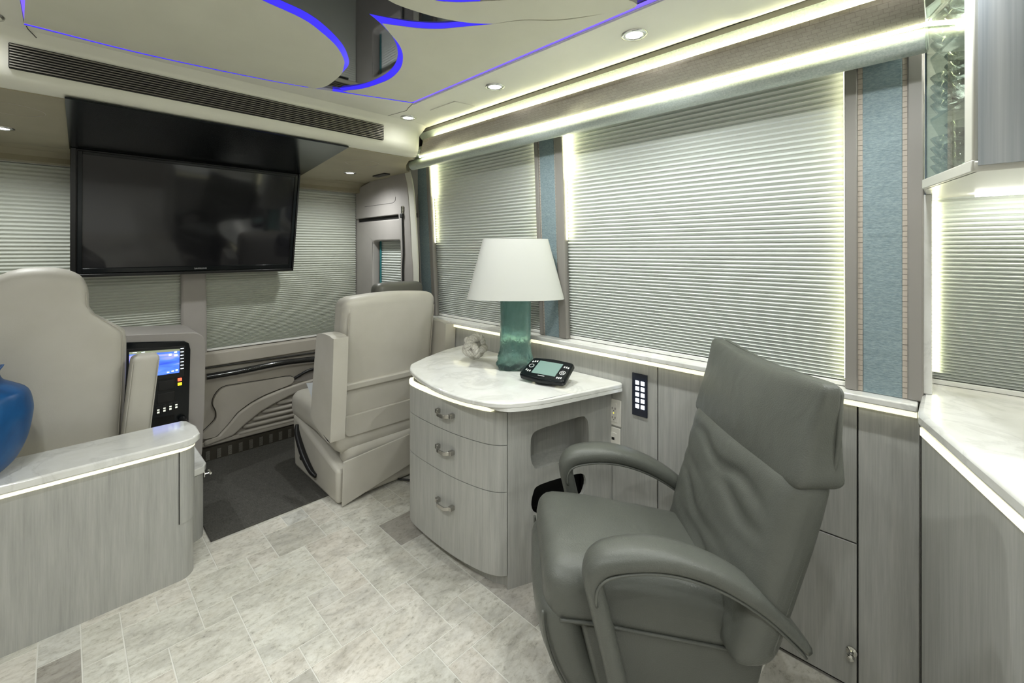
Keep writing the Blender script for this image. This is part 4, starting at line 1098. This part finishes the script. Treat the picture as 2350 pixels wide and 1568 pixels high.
for (x, y) in ((-0.088, 0.032), (-0.078, 0.036), (-0.068, 0.038), (-0.090, -0.026), (-0.080, -0.030), (-0.070, -0.030), (0.072, 0.028), (0.082, 0.028), (0.092, 0.026), (0.070, -0.044), (0.079, -0.044), (0.088, -0.042)):
    MB().box(x - 0.0028, y - 0.005, 0.0118, x + 0.0028, y + 0.005, 0.0128).xf(RM).build('key_mark', 'icon_white', rm, local=True)
MB().box(-0.02, -0.0505, 0.0118, 0.012, -0.0475, 0.0126).xf(RM).build('indicator', 'icon_white', rm, local=True)

# ---- keypad and wall plates
kp = thing('keypad', 'navy wall keypad with ten lit white buttons in two columns', 'keypad', (XW, 0.922, 0.745))
MB().box(XW - 0.006, 0.888, 0.655, XW - 0.0005, 0.957, 0.832).build('plate', 'key_panel', kp, bevel=0.0015)
for r_ in range(5):
    for c_ in range(2):
        y0 = 0.9405 - c_ * 0.0245; z0 = 0.786 - r_ * 0.0247
        MB().box(XW - 0.008, y0 - 0.0165, z0, XW - 0.0055, y0, z0 + 0.0165).build('button', 'key_lit', kp, bevel=0.001)
o1 = thing('wall_outlet', 'white double power outlet with orange light on the wall', 'outlet', (XW, 1.045, 0.64))
MB().box(XW - 0.006, 1.010, 0.583, XW - 0.0005, 1.079, 0.697).build('plate', 'white_plastic', o1, bevel=0.002)
MB().box(XW - 0.008, 1.028, 0.600, XW - 0.005, 1.061, 0.680).build('insert', 'white_plastic', o1, bevel=0.001)
for z in (0.658, 0.618):
    for y in (1.037, 1.052):
        MB().box(XW - 0.0084, y - 0.0012, z - 0.005, XW - 0.007, y + 0.0012, z + 0.005).build('slot', 'gap_dark', o1)
    MB().box(XW - 0.0084, 1.0425, z - 0.011, XW - 0.007, 1.0465, z - 0.008).build('slot', 'gap_dark', o1)
MB().box(XW - 0.0086, 1.043, 0.636, XW - 0.007, 1.047, 0.640).build('pilot_light', 'button_yellow', o1)
o2 = thing('data_outlet', 'white data socket plate below the power outlet', 'outlet', (XW, 1.048, 0.52))
MB().box(XW - 0.006, 1.014, 0.462, XW - 0.0005, 1.083, 0.575).build('plate', 'white_plastic', o2, bevel=0.002)
MB().box(XW - 0.008, 1.032, 0.485, XW - 0.005, 1.064, 0.552).build('insert', 'white_plastic', o2, bevel=0.001)
MB().box(XW - 0.0084, 1.041, 0.520, XW - 0.007, 1.055, 0.532).build('socket', 'gap_dark', o2)
# chrome bumper stop on the wall
bs = thing('door_bumper', 'small chrome bumper stop low on the veneer wall', 'door stop', (XW, 0.214, 0.122))
MB().lathe([(0.014, 0.0), (0.014, 0.004), (0.006, 0.007), (0.005, 0.02), (0.010, 0.026), (0.010, 0.034), (0.006, 0.037)], 18).xf(Matrix.Translation((XW, 0.214, 0.122)) @ Matrix.Rotation(R(-90), 4, 'Y')).build('knob', 'chrome', bs, smooth=True, auto=40)

# ---- pull strap at the entrance pillar
pc = thing('pull_cord', 'black pull cord with a silver clip on the entrance pillar', 'cord', (1.629, 2.678, 1.6))
MB().tube(spline([(1.628, 2.669, 1.585), (1.628, 2.661, 1.45), (1.628, 2.655, 1.33), (1.628, 2.663, 1.22), (1.628, 2.657, 1.05)], 6), 0.006, 8).build('cord', 'black_rubber', pc, smooth=True)
MB().soft((0.006, 0.012, 0.03), 0.006, (0, 0, 0), 2, None, (1.628, 2.669, 1.622)).build('clip', 'chrome', pc, smooth=True)
MB().soft((0.008, 0.018, 0.016), 0.007, (0, 0, 0), 2, None, (1.626, 2.672, 1.585)).build('stop', 'black_rubber', pc, smooth=True)

# ---- galley base cabinet and counter at the right
gA = Vector((1.520, 0.060)); gB = Vector((1.10, -0.086)); gd = (gB - gA).normalized()
gC = gA + gd * 0.62
gn = Vector((-gd.y, gd.x))            # inward normal, to be oriented
if gn.dot(Vector((1.5, -1.0)) - gA) < 0: gn = -gn
gal = thing('galley_cabinet', 'grey veneer galley cabinet under the right-hand marble counter', 'cabinet', (1.5, -0.4, 0))
fpts = [gA + gn * 0.012 + gd * 0.012, gC + gn * 0.012, Vector((gC.x + 0.03, -1.1)), Vector((1.885, -1.1)), Vector((1.885, 0.052)), Vector((1.545, 0.052))]
MB().plate([tuple(p) for p in fpts], 0.0, 0.898, 'z').build('body', 'veneer', gal)
spts = [gA + gn * 0.004 + gd * 0.006, gC + gn * 0.004, gC + gn * 0.03, gA + gn * 0.03 + gd * 0.02]
MB().plate([tuple(p) for p in spts], 0.884, 0.9035, 'z').build('light_strip', 'led_soft', gal, label='glowing warm strip light under the counter edge')
tpts = [gA + gd * 0.012, gC, Vector((gC.x, -1.12)), Vector((1.897, -1.12)), Vector((1.897, 0.0585)), Vector((1.535, 0.0585))]
o = MB().plate([tuple(p) for p in tpts], 0.904, 0.9405, 'z').build('marble_counter', 'marble', bevel=0.010, seg=2)
tag(o, 'bright white marble galley counter at the right edge', 'worktop')
# marble upright at the end of the galley window
o = MB().box(1.72, 0.036, 0.941, 1.899, 0.0565, 1.507).build('trim_8', 'marble', bevel=0.002); tag(o, 'white marble upright jamb between post and galley window', kind='structure')
MB().box(1.875, 0.028, 0.98, 1.881, 0.034, 1.50).build('light_strip', 'led_warm', o)

# ---- wall cabinet with glass end
cA = Vector((1.565, 0.050)); cB = Vector((1.292, -0.032))
zb, zt = 1.508, 2.030
wc = thing('wall_cabinet', 'tall wall cabinet with glass end panel and blue-grey door', 'cabinet', (1.6, -0.4, zb))
bot = [tuple(cA), tuple(cB), (1.300, -1.0), (1.87, -1.0), (1.87, 0.05)]
MB().plate(bot, zb, zb + 0.022, 'z').build('bottom_panel', 'cabinet_frame', wc, bevel=0.004)
MB().plate(bot, zt - 0.012, zt, 'z').build('top_panel', 'cabinet_frame', wc)
MB().box(1.300, -1.0, zb + 0.022, 1.87, -0.99, zt - 0.012).build('end_panel', 'cabinet_frame', wc)
MB().box(1.86, -0.99, zb + 0.022, 1.87, 0.05, zt - 0.012).build('back_panel', 'cabinet_frame', wc)
cd_ = (cB - cA).normalized(); cn = Vector((cd_.y, -cd_.x))
if cn.dot(Vector((1.6, -0.4)) - cA) < 0: cn = -cn
def wq(a, b, d0, d1, z0, z1, nm, m, bev=0.0, label=None):
    L_ = (cB - cA).length
    q = [cA + cd_ * L_ * a + cn * d0, cA + cd_ * L_ * b + cn * d0, cA + cd_ * L_ * b + cn * d1, cA + cd_ * L_ * a + cn * d1]
    return MB().plate([tuple(p) for p in q], z0, z1, 'z').build(nm, m, wc, bevel=bev, label=label)
wq(0.0, 0.86, 0.004, 0.008, zb + 0.024, zt - 0.014, 'glass_panel', 'cabinet_glass', label='clear glass end panel')
wq(0.86, 1.0, 0.0, 0.02, zb + 0.022, zt - 0.012, 'corner_post', 'cabinet_frame', 0.004)
wq(0.0, 1.0, -0.002, 0.01, zb, zb + 0.024, 'glass_rail', 'cabinet_frame', 0.002)
dpts = [(1.288, -0.040), (1.282, -0.075), (1.280, -0.20), (1.284, -0.40), (1.294, -0.6), (1.310, -0.6), (1.302, -0.40), (1.298, -0.20), (1.299, -0.040)]
MB().plate(dpts, zb + 0.012, zt - 0.006, 'z').build('door', 'cabinet_metal', wc, smooth=True, auto=40, label='blue-grey metallic curved door')
MB().box(1.303, -0.36, zb + 0.022, 1.86, -0.35, zt - 0.012).build('divider', 'cabinet_frame', wc)
gw_shelves = [zb + 0.175, zb + 0.335]
for z in gw_shelves:
    q = [cA + cn * 0.014 + Vector((0.02, 0)), cB + cn * 0.022 + Vector((0.02, 0)), Vector((1.312, -0.34)), Vector((1.855, -0.34)), Vector((1.855, 0.02))]
    MB().plate([tuple(p) for p in q], z, z + 0.008, 'z').build('glass_shelf', 'glassware', wc)
# stacked glass bowls on the shelves
bowl_prof = [(0.012, 0.0), (0.030, 0.002), (0.048, 0.018), (0.060, 0.040), (0.0575, 0.040), (0.045, 0.020), (0.028, 0.006), (0.012, 0.005)]
bm_ = MB().lathe(bowl_prof, 28)
bme = bpy.data.meshes.new('glass_bowl'); bme.from_pydata(bm_.v, [], bm_.f); bme.materials.append(M['glassware']); bme.update()
bme.polygons.foreach_set('use_smooth', [True] * len(bme.polygons))
names = ['top', 'middle', 'bottom']
for si, zs in enumerate([zb + 0.0225, gw_shelves[0] + 0.0085, gw_shelves[1] + 0.0085]):
    for ci, (bx, by) in enumerate(((1.455, -0.050), (1.615, -0.022))):
        for k in range(4):
            b = bpy.data.objects.new('glass_bowl', bme); COL.objects.link(b)
            b.location = (bx, by, zs + k * 0.024)
            pos = ['lowest', 'second', 'third', 'topmost'][k]
            shelf = ['on the cabinet floor', 'on the lower glass shelf', 'on the upper glass shelf'][si]
            tag(b, '%s clear bowl of the %s stack %s' % (pos, ['nearer', 'farther'][ci], shelf), 'bowl', 'glass bowls in the wall cabinet')
# cabinet lighting under the wall cabinet
MB().box(1.76, -0.8, zb - 0.008, 1.81, -0.05, zb - 0.0005).build('light_strip', 'led_task', wc, label='strip light under the wall cabinet')
MB().box(1.42, -0.33, zt - 0.018, 1.80, -0.05, zt - 0.0125).build('fill_light', 'led_task', wc)  # added light, brightens the inside behind the glass end

# ---- recliner: local frame x = towards its back, y = away from the camera, z up
RC = (0.40, 1.29)      # x, y of the chair centre in the heading-aligned frame
s_, c__ = math.sin(YAW), math.cos(YAW)
rloc = (RC[1] * s_ + RC[0] * c__, RC[1] * c__ - RC[0] * s_, 0)
rec = thing('recliner', 'grey leather recliner armchair with a pillow headrest and open arms', 'armchair', rloc, -YAW)
def L(r, d, z):
    return (r - RC[0], d - RC[1], z)
def seat_fn(x, y, z):
    # crown and a rolled, dropping front edge
    k = max(0, (-0.14 - x) / 0.18)
    return (x + 0.010 * k, y, z - 0.012 * k * k - 0.19 * x)
MB().soft((0.285, 0.205, 0.075), 0.055, (0, 0, 0.030), 16, lambda x, y, z: seat_fn(x, y, z), L(0.355, 1.295, 0.432)).build('seat_cushion', 'recliner_leather', rec, local=True, smooth=True)
# front flap (folded footrest)
def fl_fn(x, y, z):
    t = (0.46 - z) / 0.22
    return (x + 0.075 * t * t, y, z)
MB().soft((0.050, 0.200, 0.125), 0.042, (0.02, 0, 0), 5, fl_fn, L(0.118, 1.295, 0.345)).build('footrest_flap', 'recliner_leather', rec, local=True, smooth=True)
# side panels of the seat
for sd in (-1, 1):
    d = 1.295 + sd * 0.180
    MB().plate([(L(0.17, 0, 0)[0], 0.42), (L(0.22, 0, 0)[0], 0.22), (L(0.60, 0, 0)[0], 0.20), (L(0.64, 0, 0)[0], 0.36), (L(0.40, 0, 0)[0], 0.40)], d - RC[1] - 0.016, d - RC[1] + 0.016, 'y').build('side_panel', 'recliner_leather', rec, local=True, bevel=0.012, seg=3)
    yy = 1.295 + sd * 0.2045
    q = [seat_fn(*[a for a in (rx - RC[0], yy - RC[1], 0.392)]) for rx in (0.11, 0.2, 0.3, 0.4, 0.5, 0.6)]
    MB().tube(spline(q, 5), 0.0042, 8).build('seat_piping', 'recliner_leather', rec, local=True, smooth=True)
    q = []
    for z in (0.455, 0.42, 0.38, 0.34, 0.30, 0.26, 0.235):
        t = (0.46 - z) / 0.22
        q.append((0.118 - 0.042 + 0.075 * t * t - RC[0], 1.295 + sd * 0.196 - RC[1], z))
    MB().tube(spline(q, 4), 0.0045, 8).build('flap_piping', 'recliner_leather', rec, local=True, smooth=True)
# backrest: thickness along x, width along y, height along z; follows a leaning curve
def back_curve(z):
    # x of the rear surface at height z
    pts = [(0.30, 0.585), (0.42, 0.630), (0.53, 0.662), (0.66, 0.700), (0.82, 0.742), (0.95, 0.757), (1.06, 0.762)]
    for (z0, x0), (z1, x1) in zip(pts, pts[1:]):
        if z <= z1 or z1 == 1.06:
            return x0 + (x1 - x0) * (z - z0) / (z1 - z0)
FOLDS = [(0.745, 0.10, 0.012, 0.016), (0.700, 0.22, 0.011, 0.018), (0.640, 0.30, 0.010, 0.018), (0.580, 0.32, 0.009, 0.016), (0.520, 0.28, 0.010, 0.016), (0.470, 0.16, 0.010, 0.014)]
def back_fn(x, y, z):
    wz = 0.93 + 0.07 * min(1, max(0, (z - 0.38) / 0.35))
    th = x
    sag = 0.0
    if x < 0:
        edge = max(0, 1 - (y / 0.262) ** 4)
        for z0, sl, am, wd in FOLDS:
            c0_ = z0 + sl * y * (0.6 + 0.8 * y) + 0.012 * math.sin(y * 23 + z0 * 40)
            sag += am * math.exp(-((z - c0_) / wd) ** 2) * edge * (0.55 + 0.45 * math.sin(y * 9 - z0 * 31))
    return (back_curve(z) - RC[0] - 0.055 + th + sag, y * wz, z)
MB().soft((0.055, 0.272, 0.235), 0.045, (0.024, 0, 0), 34, back_fn, (0, 1.268 - RC[1], 0.605)).build('backrest', 'recliner_leather', rec, local=True, smooth=True)
# headrest pillow
def head_fn(x, y, z):
    t = (z - 0.79) / 0.26
    tt = max(0, min(1, t))
    th = x * (1.12 - 0.80 * tt ** 1.2)
    yy = y * (1 - 0.035 * math.sin(tt * math.pi))
    dip = 0.016 * (1 - (y / 0.28) ** 2) * t
    low_ = 0.034 * (1 - (y / 0.285) ** 2) * (1 - tt)
    puff = -0.020 * math.sin(tt * math.pi) * max(0, 1 - (y / 0.27) ** 2) if x < 0 else 0.0
    return (back_curve(z) - RC[0] - 0.044 + th - 0.004 * (1 - tt) + puff, yy, z - dip - low_)
MB().soft((0.056, 0.285, 0.121), 0.022, (0.0, 0, 0), 14, head_fn, (0, 1.268 - RC[1], 0.927)).build('headrest', 'recliner_leather', rec, local=True, smooth=True, label='thick pillow headrest with piped edges')
hp = []
for (y, z) in [(-0.268, 0.822), (-0.277, 0.90), (-0.274, 1.0), (-0.262, 1.036), (-0.15, 1.032), (0.0, 1.026), (0.15, 1.032), (0.262, 1.036), (0.274, 1.0), (0.277, 0.90), (0.268, 0.822)]:
    hp.append((back_curve(z) - RC[0] - 0.022, y + 1.268 - RC[1], z))
MB().tube(spline(hp, 6), 0.0055, 8).build('headrest_piping', 'recliner_leather', rec, local=True, smooth=True)
for sg in (-1, 1):
    q = [(back_curve(z) - RC[0] - 0.030, sg * (0.262 - 0.016 * max(0, (0.70 - z) / 0.3)) + 1.268 - RC[1], z) for z in (0.79, 0.72, 0.64, 0.56, 0.48, 0.42)]
    MB().tube(spline(q, 5), 0.005, 8).build('back_piping', 'recliner_leather', rec, local=True, smooth=True)
# arms: padded loops
def arm(d):
    path = spline([(0.285, 0.16), (0.262, 0.26), (0.232, 0.40), (0.200, 0.53), (0.190, 0.585), (0.205, 0.618), (0.245, 0.633), (0.32, 0.638), (0.40, 0.625), (0.49, 0.590), (0.575, 0.535), (0.64, 0.475), (0.672, 0.440)], 4)
    n = len(path)
    rings = []
    for i, p in enumerate(path):
        a = Vector(path[max(0, i - 1)]); b = Vector(path[min(n - 1, i + 1)])
        t = (b - a).normalized(); nn = Vector((-t.y, t.x))
        f = i / (n - 1)
        th = 0.023 + 0.004 * math.sin(min(1, max(0, (f - .3) / .4)) * math.pi) - 0.010 * max(0, (f - 0.8) / 0.2)
        wd = 0.036 + 0.010 * min(1, max(0, (f - 0.25) / 0.3))
        ring = []
        for k in range(16):
            q = 2 * math.pi * k / 16
            cq, sq = math.cos(q), math.sin(q)
            kk = (abs(cq) ** 3.2 + abs(sq) ** 3.2) ** (-1 / 3.2)
            o2 = Vector(p) + nn * th * kk * sq
            ring.append((o2.x - RC[0], d - RC[1] + wd * kk * cq, o2.y))
        rings.append(ring)
    a_ = MB().loft(rings).build('armrest', 'recliner_leather', rec, local=True, smooth=True)
    for side in (-1, 1):
        q = []
        for i in range(14, n - 1):
            p = path[i]
            q.append((p[0] - RC[0], d - RC[1] + side * 0.040, p[1] - 0.021))
        MB().tube(q, 0.0035, 6).build('arm_piping', 'recliner_leather', a_, local=True, smooth=True)
arm(1.040); arm(1.560)
# swivel base
MB().lathe([(0.24, 0.0), (0.24, 0.012), (0.22, 0.022), (0.06, 0.030), (0.05, 0.04), (0.05, 0.20)], 36, L(0.40, 1.29, 0.0)).build('swivel_base', 'nickel', rec, local=True, smooth=True, auto=40)
MB().box(*L(0.20, 1.12, 0.18), *L(0.62, 1.47, 0.235)).build('seat_frame', 'black_satin', rec, local=True, bevel=0.008)
for d in (1.14, 1.45):
    MB().tube(spline([L(0.16, d, 0.24), L(0.155, d, 0.16), L(0.20, d, 0.10), L(0.30, d, 0.09)], 5), 0.012, 10).build('footrest_link', 'nickel', rec, local=True, smooth=True)
